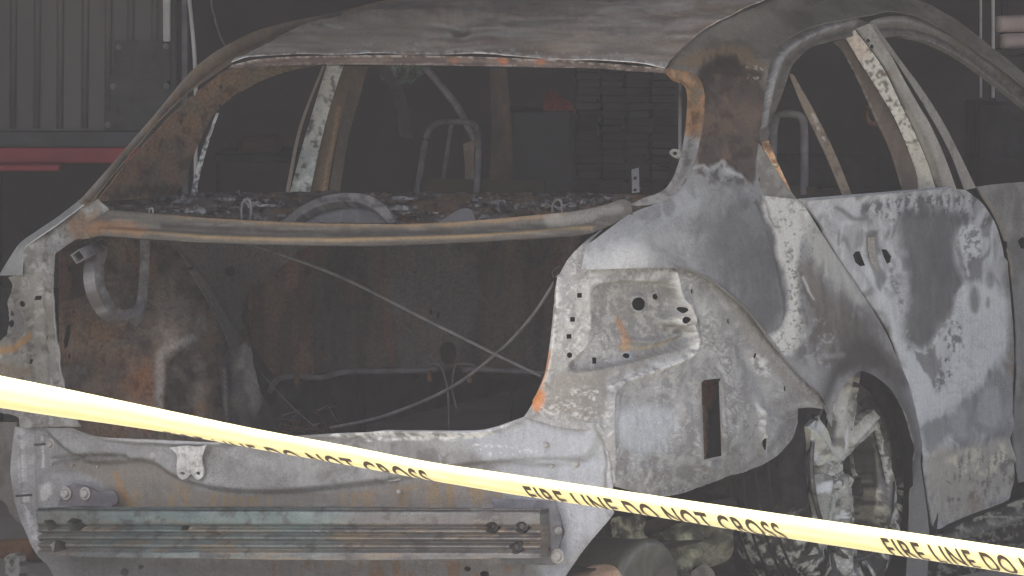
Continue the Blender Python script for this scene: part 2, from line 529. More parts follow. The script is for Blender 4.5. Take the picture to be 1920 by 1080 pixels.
gpart("fascia", (0, GY0 - .24, GH + .02), (GX1 - GX0 + .9, .05, .34), "white_paint")
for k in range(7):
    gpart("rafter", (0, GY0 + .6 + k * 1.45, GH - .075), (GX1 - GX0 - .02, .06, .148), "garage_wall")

def wbox(name, u0, v0, u1, v1, Y, dep, mat, parent=None, bevel=.004, ztop=None, zbot=None):
    """box standing at depth Y whose front face covers the surveyed span"""
    a, b = at(u0, v0, 'y', Y, 'world'), at(u1, v1, 'y', Y, 'world')
    if ztop is not None: a.z = ztop
    if zbot is not None: b.z = zbot
    off = parent.location if parent is not None else Vector((0, 0, 0))
    c = Vector(((a.x + b.x) / 2, Y + dep / 2, (a.z + b.z) / 2)) - off
    return box(name, c, (abs(b.x - a.x), dep, abs(a.z - b.z)), mat, parent, None, bevel)

# ribbed trailer on the left
TY = 15.2
tr = tag(empty("cargo_trailer", (-2.1, TY, .014)), "dark ribbed cargo trailer with red lower rail in the garage, left of the car", "trailer")
wbox("side_panel", -340, -160, 330, 262, TY, .05, "ribbed_steel", tr)
for u in (-190, -146, -104, -60, -18, 27, 72, 115, 162, 205, 247, 292):
    p0, p1 = at(u, -160, 'y', TY, 'world') - tr.location, at(u - 3, 240, 'y', TY, 'world') - tr.location
    tube("rib", [p0, p1], .011, "ribbed_steel", tr, 8)
wbox("lower_rail", -340, 246, 334, 277, TY - .05, .11, "black_plate", tr)
rr_ = wbox("red_rail", -340, 277, 330, 306, TY - .10, .16, "red_paint", tr)
wbox("red_step", -340, 309, 112, 321, TY - .20, .10, "red_paint", tr)
for u in (-330, -60, 262):
    wbox("leg", u, 300, u + 60, 400, TY - .02, .08, "soot", tr, zbot=.016)
wbox("deck", -340, 281, 328, 303, TY + .07, 1.2, "soot", tr)
cp = panel("cover_plate", [(216, 76, 1), (318, 76, 1), (321, 244, 1), (196, 244, 1), (206, 150, 1)], [(200, 80, 'y', TY - .03), (320, 80, 'y', TY - .03), (260, 240, 'y', TY - .03)], None,
           (72, 72, 72), [('n', (84, 82, 80), 60, 40, .5, .2, .6)], [('l', [(215, 106), (316, 106)], 6, -.004), ('l', [(212, 140), (316, 138)], 5, .005), ('l', [(208, 178), (318, 180)], 5, -.004), ('l', [(204, 212), (318, 212)], 5, .004)], (), 8, .012, "burnt_metal", 'world', 2.4)
cp.parent = tr; cp.location = -tr.location
for u, v in ((222, 88), (311, 87), (212, 162), (312, 161), (202, 234)):
    bolt(at(u, v, 'y', TY - .032, 'world'), (0, -1, 0), .0065, cp, "bolt", "tube_steel", .009)
wbox("hinge_plate", 305, -60, 319, 78, TY - .05, .03, "white_paint", tr)

post = tag(empty("steel_post", (-.95, 14.5, .014)), "slim grey and white steel post standing behind the rear left pillar", "post")
wbox("channel", 338, -400, 354, 366, 14.5, .06, "dark_steel", post, ztop=2.85, zbot=.016)
pe = [at(u, v, 'y', 14.49, 'world') - post.location for u, v in ((338, -420), (352, -60), (355, 0), (361, 60), (366, 130), (368, 250), (367, 340))]
pe.append(Vector((pe[-1].x, pe[-1].y, .002)))
tube("pale_edge", spline3(pe, 4), .006, "white_paint", post, 8)
hc = [at(u, v, 'y', 15.0, 'world') for u, v in ((378, -500), (394, -40), (402, 30), (410, 60), (420, 82), (424, 84))]
o = tube("hanging_cable", spline3([p - hc[0] for p in hc], 4), .0028, "tube_steel", None, 6); o.location = hc[0]
tag(o, "thin pale cable hanging down beside the white post", "cable")

# dim things along the back of the garage
BY = 17.6
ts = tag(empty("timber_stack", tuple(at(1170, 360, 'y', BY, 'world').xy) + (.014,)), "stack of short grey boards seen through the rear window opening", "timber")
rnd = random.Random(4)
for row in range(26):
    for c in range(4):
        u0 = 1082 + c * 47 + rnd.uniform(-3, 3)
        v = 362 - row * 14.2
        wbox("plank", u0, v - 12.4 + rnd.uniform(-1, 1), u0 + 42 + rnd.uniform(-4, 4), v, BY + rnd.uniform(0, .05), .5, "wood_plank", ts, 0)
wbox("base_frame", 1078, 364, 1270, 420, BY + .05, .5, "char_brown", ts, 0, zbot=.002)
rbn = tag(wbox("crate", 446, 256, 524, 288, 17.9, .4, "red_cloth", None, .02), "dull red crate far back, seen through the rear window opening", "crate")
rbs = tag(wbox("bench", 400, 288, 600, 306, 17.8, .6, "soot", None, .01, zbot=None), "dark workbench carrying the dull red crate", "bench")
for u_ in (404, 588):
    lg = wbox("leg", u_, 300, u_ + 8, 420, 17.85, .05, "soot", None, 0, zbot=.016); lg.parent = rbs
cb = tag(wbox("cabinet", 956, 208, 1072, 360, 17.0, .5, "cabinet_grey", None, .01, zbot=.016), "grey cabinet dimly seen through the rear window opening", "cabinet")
P = []
rb_pts = smooth([(1018, 206, 1), (1022, 178), (1034, 164), (1052, 180), (1070, 192), (1074, 207, 1)], True, 6)
rb = panel("cloth_bundle", [(1018, 206, 1), (1022, 178), (1034, 164), (1052, 180), (1070, 192), (1074, 207, 1)], [(1018, 206, 'y', 17.06), (1074, 207, 'y', 17.06), (1036, 166, 'y', 17.2), (1045, 195, 'y', 17.02)], None, (130, 70, 60), (), [('n', 14, 14, .03)], (), 5, .12, "burnt_rough", 'world')
tag(rb, "dull red cloth bundle lying on the grey cabinet", "cloth")
gr = panel("tarp", [(640, 60, 1), (700, 110), (715, 145), (740, 172), (765, 150), (790, 130), (806, 70, 1), (760, 40)], [(640, 60, 'y', 17.5), (806, 70, 'y', 17.4), (740, 170, 'y', 17.2), (720, 100, 'y', 17.35)], None, (95, 105, 90), [('n', (150, 150, 140), 10, 30, .62, .05, .8)], [('n', 25, 40, .12)], (), 6, .01, "burnt_rough", 'world')
tag(gr, "crumpled pale green tarp hanging at the back of the garage", "tarp")
rod = [at(1862, -420, 'y', 15.0, 'world'), at(1862, 184, 'y', 15.0, 'world')]  # thin white rods added as stand-ins for reflection-like streaks
o = tube("streak_rod", [Vector((0, 0, 0)), rod[1] - rod[0]], .0052, "white_paint", None, 8); o.location = rod[0]
tag(o, "long bright streak beside the front roof rail, made as a thin rod", "rod", "bright streaks on the right, made as rods")
rod = [at(1839, -420, 'y', 15.6, 'world'), at(1839, 183, 'y', 15.6, 'world')]
o = tube("streak_rod", [Vector((0, 0, 0)), rod[1] - rod[0]], .004, "white_paint", None, 8); o.location = rod[0]
tag(o, "shorter bright streak seen through the front door window, made as a rod", "rod", "bright streaks on the right, made as rods")
rk = tag(empty("storage_rack", tuple(at(1960, 100, 'y', 16.2, 'world').xy) + (.014,)), "dark storage rack holding pale rolls at the right edge", "rack")
wbox("shelf", 1866, 94, 2200, 104, 16.2, .5, "soot", rk)
wbox("upright", 1880, -200, 1890, 104, 16.72, .04, "soot", rk, zbot=.002)
wbox("upright", 2150, -200, 2160, 104, 16.72, .04, "soot", rk, zbot=.002)
wbox("lower_cabinet", 1836, 196, 2200, 420, 16.2, .5, "soot", rk, zbot=.002)
wbox("cabinet_side", 1866, 104, 2200, 196, 16.5, .2, "black_plate", rk)
for (u0, v0, v1, lab) in ((1869, 29, 61, "pale beige roll on the rack, upper of the two"), (1878, 63, 93, "pale beige roll on the rack, lower of the two")):
    a, b = at(u0, (v0 + v1) / 2, 'y', 16.3, 'world'), at(u0 + 330, (v0 + v1) / 2 - 8, 'y', 16.55, 'world')
    r_ = (v1 - v0) / 2 / FPX * 16.3
    n = 14
    o = tube("material_roll", [Vector((0, 0, 0)), (b - a) * .02, (b - a) * .5, b - a], [r_ * .93, r_, r_ * 1.02, r_], "beige_roll", None, n); o.location = a
    tag(o, lab, "roll", "pale rolls on the rack")

# ------------------------------------------------------------------ the barrier tape
TOP = [(-330, 640), (0, 705), (130, 731), (300, 767), (480, 805), (630, 832), (805, 867), (960, 889), (1200, 925), (1440, 960), (1680, 994), (1920, 1029), (2260, 1080)]
BOT = [(-330, 724), (0, 771), (112, 788), (225, 802), (325, 817), (480, 846), (630, 872), (805, 904), (960, 931), (1110, 953), (1440, 1008), (1700, 1048), (1920, 1083), (2260, 1138)]
def interp(P, u):
    a = np.array(P, float)
    return np.interp(u, a[:, 0], a[:, 1])
def lowpass(u, P):
    return sum(interp(P, u + k * 35.0) * w for k, w in ((-2, .1), (-1, .22), (0, .36), (1, .22), (2, .1)))
TAPE_W = 0.0762
def tape_pt(u, w):
    """w runs 0..1 across the real tape; the visible face is the first part, the rest rolls under"""
    u = np.asarray(u, float); w = np.asarray(w, float)
    vt, vb = lowpass(u, TOP), lowpass(u, BOT)
    Y = 9.25 - .00012 * (u - 960)
    m = FPX / Y
    vis = (vb - vt) / m * .965                                  # seen height in metres
    # cross-section: a shallow arc that turns under at its lower edge
    r = vis * .5
    s = w * TAPE_W * 1.25
    L0 = vis - r * .75
    th = np.clip((s - L0) / r, 0, 2.6)
    dz = np.where(s < L0, s, L0 + r * np.sin(np.minimum(th, 2.6)) * .75)
    dy = np.where(s < L0, -.004 * np.sin(np.pi * s / L0), r * (1 - np.cos(th)))
    vtop = vt
    p = np.stack([(u - 960) / FPX * Y, Y, np.zeros_like(Y)], -1)
    ang = PITCH + np.arctan((vtop - 540) / FPX)
    p[..., 2] = CAM_H - Y * np.tan(ang) - dz
    p[..., 1] += dy
    return p
US = np.arange(-330, 2261, 10.0); WS = np.linspace(0, 1, 22)
UU, WW = np.meshgrid(US, WS, indexing='ij')
TV = tape_pt(UU, WW)
nz_ = (fbm(UU / 60, WW * 3, 5) - .5) * .004
TV[..., 1] += nz_
V = TV.reshape(-1, 3); nW = len(WS)
F = [(i * nW + j, (i + 1) * nW + j, (i + 1) * nW + j + 1, i * nW + j + 1) for i in range(len(US) - 1) for j in range(nW - 1)]
m, nt, b = nodes("tape_yellow")
N_, L_ = nt.nodes.new, nt.links.new
n1 = N_("ShaderNodeTexNoise"); n1.inputs["Scale"].default_value = 8
cr = N_("ShaderNodeValToRGB"); cr.color_ramp.elements[0].color = (.83, .72, .30, 1); cr.color_ramp.elements[1].color = (.87, .79, .42, 1)
L_(n1.outputs["Fac"], cr.inputs[0]); L_(cr.outputs[0], b.inputs["Base Color"])
b.inputs["Roughness"].default_value = .35
MATS["tape_yellow"] = m
plain("tape_print", (.03, .016, .008), (.055, .03, .012), 20, .45, bump=0)
org = tape_pt(960.0, 0.0)
tp = mesh("barrier_tape", V - org, F, "tape_yellow", None, True, None, .0006, 1.0)
tp.location = org
tag(tp, "yellow fire line do not cross tape stretched in front of the burned car", "tape")
cu = bpy.data.curves.new("lettering", 'FONT')
cu.body = "FIRE LINE DO NOT CROSS"; cu.size = 1.0; cu.space_character = 1.12; cu.resolution_u = 5; cu.offset = .014
to = bpy.data.objects.new("lettering_source", cu); col.objects.link(to)
dg = bpy.context.evaluated_depsgraph_get()
tm = bpy.data.meshes.new_from_object(to.evaluated_get(dg))
bpy.data.objects.remove(to)
import bmesh
bm = bmesh.new(); bm.from_mesh(tm)
bmesh.ops.triangulate(bm, faces=bm.faces)
bmesh.ops.subdivide_edges(bm, edges=[e for e in bm.edges if e.calc_length() > .12], cuts=3, use_grid_fill=True)
bmesh.ops.triangulate(bm, faces=bm.faces)
TX = np.array([v.co[:2] for v in bm.verts]); TF = [[v.index for v in f.verts] for f in bm.faces]
bm.free()
tx0, tx1 = TX[:, 0].min(), TX[:, 0].max(); cap = TX[:, 1].max()
for (ua, ub, top) in ((300, 795, .33), (978, 1458, .18), (1652, 2132, .165)):
    sx = (TX[:, 0] - tx0) / (tx1 - tx0)
    uu = ua + (ub - ua) * sx
    tt = np.interp(uu, [300, 400, 500, 640, 780], [.52, .44, .335, .24, .18]) if ua < 400 else top + 0 * uu
    ww = tt + (1 - TX[:, 1] / cap) * .44
    uu = uu + (ww - tt) * 62                     # letters lean back along the strip
    Pp = tape_pt(uu, ww); Pp[:, 1] -= .0016
    nzz = (fbm(uu / 60, ww * 3, 5) - .5) * .004
    Pp[:, 1] += nzz
    mesh("lettering", Pp - org, TF, "tape_print", tp, False)
for (u, lab) in ((-330, "thin steel stake holding the left end of the tape"), (2260, "thin steel stake holding the right end of the tape")):
    p = tape_pt(float(u), .4)
    st = tag(empty("stake", (p[0], p[1] + .02, 0)), lab, "stake")
    tube("rod", [(0, 0, .004), (0, 0, 1.25)], .012, "dark_steel", st, 10)
    tube("foot", [(0, 0, .002), (0, 0, .02), (0, 0, .03)], [.13, .13, .02], "dark_steel", st, 16)
# ------------------------------------------------------------------ the burned car
car = tag(empty("burned_car", CAR_LOC, CAR_ROT.to_euler()), "burned-out car shell, ash grey and rusty, with empty windows and open trunk", "car")
BR, SO, GR, LG, WH, OR = (98, 86, 76), (76, 73, 72), (112, 111, 112), (132, 133, 136), (190, 190, 190), (148, 106, 66)
GI = 2.7     # inner panels get lighter paint to make up for the dimmer light

def carsheet(name, x0, x1, y0, y1, z0, z1, mat, parent=car, th=.004):
    """sloping sheet from (y0,z0) to (y1,z1)"""
    return mesh(name, [(x0, y0, z0), (x1, y0, z0), (x1, y1, z1), (x0, y1, z1)], [(0, 1, 2, 3)], mat, parent, False, None, th)
carsheet("floor_pan", -.74, .74, .03, 3.2, .20, .16, "char_brown")
carsheet("firewall", -.74, .74, 3.2, 3.3, .16, .9, "soot")
box("dashboard_frame", (0, 2.75, .80), (1.36, .10, .10), "char_brown", car)
tube("steering_column", [(-.36, 2.7, .8), (-.36, 2.45, .84)], .03, "char_brown", car)

# left inner quarter (trunk side) with its wheelhouse
panel("trunk_side_inner", [(100, 455, 1), (200, 440), (330, 440, 1), (395, 500), (440, 570), (470, 640), (478, 700), (500, 760), (570, 815, 1), (560, 850, 1), (130, 850, 1), (112, 650), (100, 520)],
      [(105, 470, 'x', -.74), (110, 780, 'x', -.72), (220, 500, 'x', -.78), (200, 700, 'x', -.76), (330, 470, 'x', -.75), (330, 620, 'x', -.62), (400, 720, 'x', -.58), (300, 790, 'x', -.64), (440, 600, 'x', -.66), (470, 700, 'x', -.62), (520, 800, 'x', -.56)],
      car, (90, 82, 75), [
        ('n', (108, 84, 66), 90, 60, .5, .1, .8), ('n', (70, 70, 72), 50, 80, .55, .1, .7),
        ('p', [(110, 460), (180, 470), (170, 560), (120, 590)], (88, 74, 68), 10, 12, .8),
        ('p', [(250, 690), (290, 690), (290, 790), (240, 790)], (120, 84, 62), 16, 14, .6),
        ('p', [(300, 520), (370, 560), (380, 610), (330, 650), (300, 640)], (112, 104, 98), 20, 12, .55),
        ('l', [(300, 800), (298, 720), (305, 660), (340, 640), (375, 628), (378, 600)], (122, 116, 112), 14, 6, 6, .8),
        ('p', [(318, 690), (335, 668), (372, 672), (372, 780), (318, 790)], (66, 64, 64), 4, 8, .9),  # dark colour painted into the recess to read as a hole
        ('n', (64, 62, 61), 14, 30, .62, .06, .6), ('n', (116, 108, 100), 34, 26, .6, .12, .4), ('c', (70, 66, 63), 50, 60, 6, .09, .5)],
      [('n', 70, 50, .02), ('l', [(180, 600), (160, 680), (145, 720)], 5, -.008), ('p', [(316, 690), (335, 668), (374, 672), (374, 790), (316, 792)], -.02, 5)],
      [circle(132, 504, 7), [(121, 640), (126, 612), (135, 606), (136, 626), (128, 650), (122, 655)], circle(131, 668, 3, 6), circle(140, 585, 2.5)], 6, .003, "burnt_rough", gain=3.3)
panel("wheelhouse_gusset", [(318, 452, 1), (620, 458, 1), (560, 470), (500, 520), (470, 545), (450, 600), (440, 660), (415, 610), (370, 530)],
      [(318, 452, 'x', -.70), (620, 458, 'y', 1.02), (470, 545, 'y', .92), (440, 650, 'x', -.60), (400, 560, 'x', -.63), (380, 480, 'x', -.66), (500, 480, 'y', .9)],
      car, (86, 85, 86), [('n', (98, 84, 74), 40, 30, .55, .1, .5), ('l', [(520, 500), (475, 550), (455, 620)], (74, 73, 74), 16, 8, 4, .9)], [('l', [(545, 475), (490, 530), (465, 590)], 16, .012), ('l', [(330, 470), (390, 540), (430, 610)], 8, .008)],
      [circle(432, 509, 11, 10), circle(355, 505, 5), circle(600, 490, 3)], 6, .003, "burnt_rough", gain=GI)
panel("strut_support", [(412, 690, 1), (432, 652), (470, 640, 1), (478, 690), (490, 740), (520, 775), (575, 800, 1), (560, 830, 1), (430, 830, 1), (420, 760)],
      [(412, 690, 'x', -.56), (470, 640, 'x', -.56), (450, 740, 'x', -.50), (560, 810, 'y', .9), (430, 820, 'x', -.52), (500, 760, 'x', -.49)],
      car, (74, 73, 74), [('p', [(455, 650), (472, 645), (486, 740), (480, 790), (462, 740)], (118, 116, 112), 5, 10, .8), ('n', (96, 90, 84), 20, 40, .55, .1, .5), ('l', [(420, 690), (424, 760), (430, 810)], (108, 104, 100), 4, 2, 2, .7)],
      [('l', [(440, 660), (444, 800)], 18, -.02), ('n', 30, 40, .012)], (), 5, .004, "burnt_rough", gain=GI)
# rear seat back frame
panel("seat_back_panel", [(450, 440, 1), (1090, 425, 1), (1060, 600, 1), (1030, 712, 1), (1010, 700), (880, 694), (850, 688), (800, 700), (650, 702), (560, 712), (520, 715, 1), (470, 640, 1)],
      [(450, 440, 'y', 1.12), (1090, 425, 'y', 1.12), (1030, 712, 'y', .98), (520, 712, 'y', .98), (780, 560, 'y', 1.04)],
      car, (72, 71, 72), [
        ('p', [(470, 470), (572, 455), (576, 560), (572, 700), (480, 700), (464, 600)], (112, 84, 70), 4, 6, .9),
        ('n', (86, 80, 74), 26, 120, .5, .12, .7), ('n', (58, 57, 58), 30, 160, .55, .1, .7),
        ('p', [(720, 455), (850, 460), (900, 560), (850, 690), (770, 690), (740, 600)], (84, 84, 86), 14, 16, .7),
        ('l', [(705, 470), (725, 580), (735, 680)], (98, 78, 64), 12, 8, 6, .5), ('n', (100, 80, 66), 60, 60, .6, .08, .35)],
      [('l', [(582, 450), (580, 710)], 10, -.02), ('l', [(650, 450), (690, 600), (700, 700)], 40, .02), ('l', [(745, 460), (765, 600), (778, 700)], 14, -.015), ('l', [(990, 450), (1010, 550), (960, 640)], 16, -.015), ('n', 60, 90, .02)],
      [circle(840, 662, 16, 22), circle(573, 507, 5, 11), circle(807, 585, 3, 6), circle(820, 590, 3, 7), circle(777, 510, 2, 3)], 7, .004, "burnt_rough", gain=2.9)
# rear seat hinge bars along the foot of the seat back
tube("seat_hinge_bar", spline3([at(u, v, 'y', .93) for u, v in ((505, 735), (520, 712), (555, 705), (600, 708), (650, 697), (720, 696), (800, 694), (822, 690))], 5), .0075, "tube_steel", car)
tube("seat_hinge_bar", spline3([at(u, v, 'y', .93) for u, v in ((868, 694), (900, 692), (960, 696), (1040, 700))], 5), .0075, "tube_steel", car)
for u, v in ((557, 712), (806, 705), (880, 707)):
    box("hinge_stud", at(u, v, 'y', .92), (.012, .012, .03), "rust_orange", car)
tube("seat_bracket_wire", spline3([at(u, v, 'y', .90) for u, v in ((802, 684), (822, 683), (832, 700), (840, 740), (842, 806))], 5), .0028, "tube_steel", car, 6)
tube("seat_bracket_wire", spline3([at(u, v, 'y', .90) for u, v in ((890, 684), (860, 682), (852, 690), (848, 730), (858, 770))], 5), .0028, "tube_steel", car, 6)
# lid torsion rods crossing the trunk
tube("torsion_rod", spline3([at(u, v, 'y', y) for u, v, y in ((440, 452, .55), (500, 468, .5), (640, 520, .42), (800, 600, .34), (930, 665, .28), (1015, 706, .25))], 8), .0036, "tube_steel", car, 8)
tube("torsion_rod", spline3([at(u, v, 'y', y) for u, v, y in ((1046, 518, .2), (1000, 590, .24), (935, 660, .3), (840, 730, .4), (720, 780, .5), (620, 802, .58))], 8), .0042, "tube_steel", car, 8)
tube("wire", spline3([at(u, v, 'y', .5) for u, v in ((1050, 498), (1036, 510), (1042, 524), (1060, 505))], 4), .0015, "tube_steel", car, 6)
for k in range(26):   # burnt wiring bundle lying on the trunk floor
    r2 = random.Random(k)
    u0, v0 = r2.uniform(480, 600), r2.uniform(770, 812)
    pts = [at(u0 + q * r2.uniform(-18, 18), v0 + q * r2.uniform(-10, 8), 'y', .75 + .02 * q) for q in range(4)]
    tube("burnt_wire", spline3(pts, 3), .0012, "rust_orange" if k % 3 else "tube_steel", car, 5)
tube("stay_wire", spline3([at(u, v, 'y', .7) for u, v in ((490, 700), (540, 755), (590, 800))], 4), .0014, "tube_steel", car, 5)

# trunk lid hinge: gooseneck arm and its square tube
def ribbon(name, px, hw, dep, mat, parent=car, hole=()):
    """flat steel strap following surveyed points (u,v,axis,val), half-width px, depth m"""
    c = smooth([(p[0], p[1]) for p in px], False, 6); c = np.array(c)
    d = np.gradient(c, axis=0); d /= np.linalg.norm(d, axis=1, keepdims=True) + 1e-9
    nrm = np.c_[-d[:, 1], d[:, 0]]
    poly = [tuple(p) for p in c + nrm * hw] + [tuple(p) for p in (c - nrm * hw)[::-1]]
    return panel(name, poly, [(p[0], p[1], p[2], p[3]) for p in px], parent, (104, 102, 104), [('n', (84, 80, 78), 14, 22, .55, .1, .7), ('n', (128, 126, 126), 10, 14, .66, .05, .6)], (), hole, 5, dep, mat, gain=GI)
ribbon("hinge_arm", [(196, 462, 'x', -.69), (186, 500, 'x', -.66), (190, 540, 'x', -.64), (208, 575, 'x', -.64), (232, 591, 'x', -.64), (250, 585, 'x', -.66)], 9, .03, "burnt_metal", car, [circle(219, 577, 2.2, 4), circle(246, 588, 2.2, 4)])
ribbon("hinge_arm", [(250, 588, 'x', -.66), (264, 570, 'x', -.68), (270, 520, 'x', -.70), (272, 450, 'x', -.72)], 9, .03, "burnt_metal")
a, b = at(146, 481, 'y', .06), at(190, 462, 'y', .30)
sq = tube("square_tube", [a, a + (b - a) * .5, b], .019, "tube_steel", car, 4, cap=False)
md = sq.modifiers.new("wall", 'SOLIDIFY'); md.thickness = .003
# left inner side of the trunk aperture, upper bulkhead, lid latch box
panel("corner_bracket", [(112, 470, 1), (180, 462, 1), (200, 480), (180, 540), (140, 560), (112, 565, 1)], [(112, 470, 'y', .12), (200, 480, 'x', -.74), (140, 560, 'x', -.76), (115, 560, 'y', .1)], car, (88, 74, 68), [('n', (66, 60, 58), 30, 30, .5, .1, .8)], (), [circle(132, 505, 8)], 6, .003, "burnt_rough", gain=GI)

# --- parcel shelf with its burnt residue
panel("parcel_shelf", [(185, 372, 1), (340, 362), (700, 360), (1000, 362), (1240, 366, 1), (1180, 405, 1), (1040, 412), (640, 424), (300, 408), (205, 398, 1)],
      [(185, 372, 'y', .62), (700, 361, 'y', .98), (1240, 366, 'y', .55), (205, 400, 'y', .20), (640, 424, 'y', .17), (1180, 405, 'y', .20), (400, 362, 'y', .95), (1000, 362, 'y', .95)],
      car, (76, 73, 72), [('n', (96, 94, 94), 30, 9, .54, .1, .8), ('n', (62, 60, 59), 22, 8, .55, .08, .9), ('n', (120, 120, 122), 16, 5, .66, .08, .6), ('n', (110, 86, 62), 40, 10, .6, .06, .6)],
      [('n', 16, 8, .007), ('n', 45, 20, .008)], (), 4, .006, "burnt_rough", gain=2.6)
panel("shelf_arch", [(528, 416, 1), (560, 390), (600, 370), (650, 362), (690, 366), (722, 385), (742, 416, 1), (728, 418), (700, 392), (660, 378), (610, 382), (570, 400), (548, 418, 1)],
      [(528, 416, 'y', .20), (742, 416, 'y', .20), (650, 362, 'y', .24), (600, 380, 'y', .22), (700, 385, 'y', .22)], car, (80, 80, 82), [('n', (98, 97, 98), 20, 14, .55, .1, .7), ('n', (64, 62, 61), 24, 12, .58, .08, .7)], (), (), 5, .03, "burnt_metal", gain=2.6)
panel("speaker_cover", [(552, 418, 1), (575, 400), (612, 384), (660, 380), (700, 394), (724, 418, 1)], [(552, 418, 'y', .23), (724, 418, 'y', .23), (640, 382, 'y', .27)], car, (88, 88, 90), [('n', (100, 100, 102), 24, 40, .5, .1, .7)], [('l', [(642, 380), (642, 420)], 4, .006), ('l', [(602, 384), (602, 420)], 3, .006)], (), 5, .004, "burnt_metal", gain=2.4)
panel("speaker_cover", [(820, 418, 1), (845, 402), (868, 391), (884, 394), (892, 416, 1)], [(820, 418, 'y', .20), (892, 416, 'y', .20), (870, 392, 'y', .24)], car, (92, 92, 95), (), (), (), 4, .006, "burnt_metal", gain=2.4)
def debris(n, u0, u1, v0, v1, ya, yb, seed):
    """flakes of burnt lining left on the shelf"""
    r2 = random.Random(seed)
    for k in range(n):
        u, v = r2.uniform(u0, u1), r2.uniform(v0, v1)
        w, h = r2.uniform(16, 70), r2.uniform(5, 16)
        m_ = r2.randint(7, 11)
        P = [(u + w * .5 * r2.uniform(.5, 1.1) * math.cos(2 * math.pi * q / m_), v + h * .5 * r2.uniform(.4, 1.15) * math.sin(2 * math.pi * q / m_)) for q in range(m_)]
        y = ya + (yb - ya) * (v1 - v) / (v1 - v0)
        s_ = r2.uniform(-.08, .08)
        g_ = r2.choice([(72, 70, 70), (84, 83, 84), (98, 97, 98), (84, 76, 70), (112, 112, 114), (68, 65, 64)])
        panel("burnt_flake", [p + (1,) if r2.random() < .5 else p for p in P], [(u - w, v, 'y', y - s_), (u + w, v, 'y', y + s_), (u, v - h, 'y', y + .05), (u, v + h, 'y', y - .03)], car, g_, [('n', (134, 134, 136), 10, 5, .62, .08, .6), ('n', (62, 60, 59), 12, 6, .58, .08, .7)], [('n', 9, 6, .03)], (), 3.5, .004, "burnt_rough", gain=2.6, seed=k)
debris(15, 300, 540, 366, 400, .28, .8, 1)
debris(10, 735, 830, 368, 408, .24, .7, 2)
debris(17, 880, 1150, 364, 394, .26, .8, 3)
debris(4, 230, 300, 378, 398, .28, .7, 5)
for (u, v) in ((462, 385), (1045, 385)):   # small child-seat anchor loops
    tube("anchor_loop", spline3([at(u + a_, v + b_, 'y', .24) for a_, b_ in ((-8, 28), (-9, 4), (-4, -9), (5, -10), (9, 2), (7, 26))], 4), .0035, "tube_steel", car, 6)
tube("anchor_loop", spline3([at(283 + a_, 397 + b_, 'y', .22) for a_, b_ in ((-3, 9), (-3, -3), (1, -7), (4, -3), (3, 8))], 4), .002, "ash_pale", car, 6)
panel("belt_bracket", [(1184, 318, 1), (1198, 314, 1), (1199, 360, 1), (1185, 362, 1)], [(1184, 318, 'y', .8), (1199, 360, 'y', .8), (1184, 360, 'y', .8)], car, (104, 103, 104), (), (), [circle(1191, 334, 3.4), circle(1191, 356, 3)], 4, .004, gain=3)

# --- pillars and frames on the far (left) side, seen through the openings
panel("inner_pillar_lining", [(182, 378, 1), (235, 312), (300, 240), (360, 182), (424, 132), (456, 124, 1), (452, 150), (440, 176), (402, 215), (378, 258), (358, 305), (345, 340), (330, 366, 1), (250, 374)],
      [(182, 378, 'x', -.78), (300, 240, 'x', -.75), (424, 132, 'x', -.66), (456, 124, 'x', -.62), (402, 215, 'x', -.70), (330, 366, 'x', -.78), (260, 330, 'x', -.77)],
      car, (104, 90, 78), [('n', (82, 78, 74), 30, 40, .5, .12, .9), ('n', (116, 88, 68), 36, 46, .56, .1, .7), ('n', (66, 60, 56), 16, 24, .64, .05, .6), ('p', [(190, 372), (260, 350), (330, 352), (330, 366)], (72, 68, 66), 10, 8, .8)],
      [('n', 40, 40, .012)], [circle(372, 162, 3, 4), circle(366, 177, 3, 4), circle(413, 162, 2.5, 3.5), circle(340, 229, 2.5, 5), circle(413, 200, 2.5, 3.5)], 5, .004, "burnt_rough", gain=2.7)
panel("header_gusset", [(452, 124, 1), (540, 122, 1), (600, 122, 1), (540, 134), (490, 152), (456, 170), (440, 178, 1), (452, 152)], [(452, 124, 'x', -.62), (600, 122, 'y', .9), (445, 176, 'x', -.66), (500, 145, 'y', .85)], car, (88, 82, 76), [('n', (98, 86, 74), 30, 20, .5, .1, .7)], (), (), 5, .004, "burnt_rough", gain=2.7)
def strip(name, L_, R_, ctrl, base, layers=(), th=.01, mat="burnt_metal", gain=2.6, rel=(), parent=car, step=5, holes=()):
    """long pressed-steel strip between two surveyed edges"""
    P = [tuple(L_[0]) + (1,)] + [tuple(p) for p in L_[1:-1]] + [tuple(L_[-1]) + (1,)] + [tuple(R_[-1]) + (1,)] + [tuple(p) for p in R_[-2:0:-1]] + [tuple(R_[0]) + (1,)]
    return panel(name, P, ctrl, parent, base, layers, rel, holes, step, th, mat, gain=gain)
strip("far_door_edge", [(404, 216), (385, 262), (370, 310), (356, 366)], [(409, 216), (393, 262), (379, 310), (366, 366)], [(405, 216, 'x', -.68), (360, 366, 'x', -.78), (380, 280, 'x', -.74)], (150, 150, 150), [('n', (70, 68, 68), 5, 7, .5, .06, .9)], .012)
strip("far_centre_pillar", [(612, 124), (592, 190), (568, 270), (542, 366)], [(644, 124), (622, 190), (602, 265), (580, 366)],
      [(625, 124, 'x', -.60), (560, 366, 'x', -.74), (600, 200, 'x', -.66)], (150, 148, 144), [('p', [(530, 290), (620, 270), (600, 370), (530, 370)], (122, 126, 124), 20, 10, .9), ('n', (84, 82, 80), 8, 12, .6, .05, .9), ('n', (176, 174, 170), 16, 20, .58, .06, .6)], .02, gain=3.2)
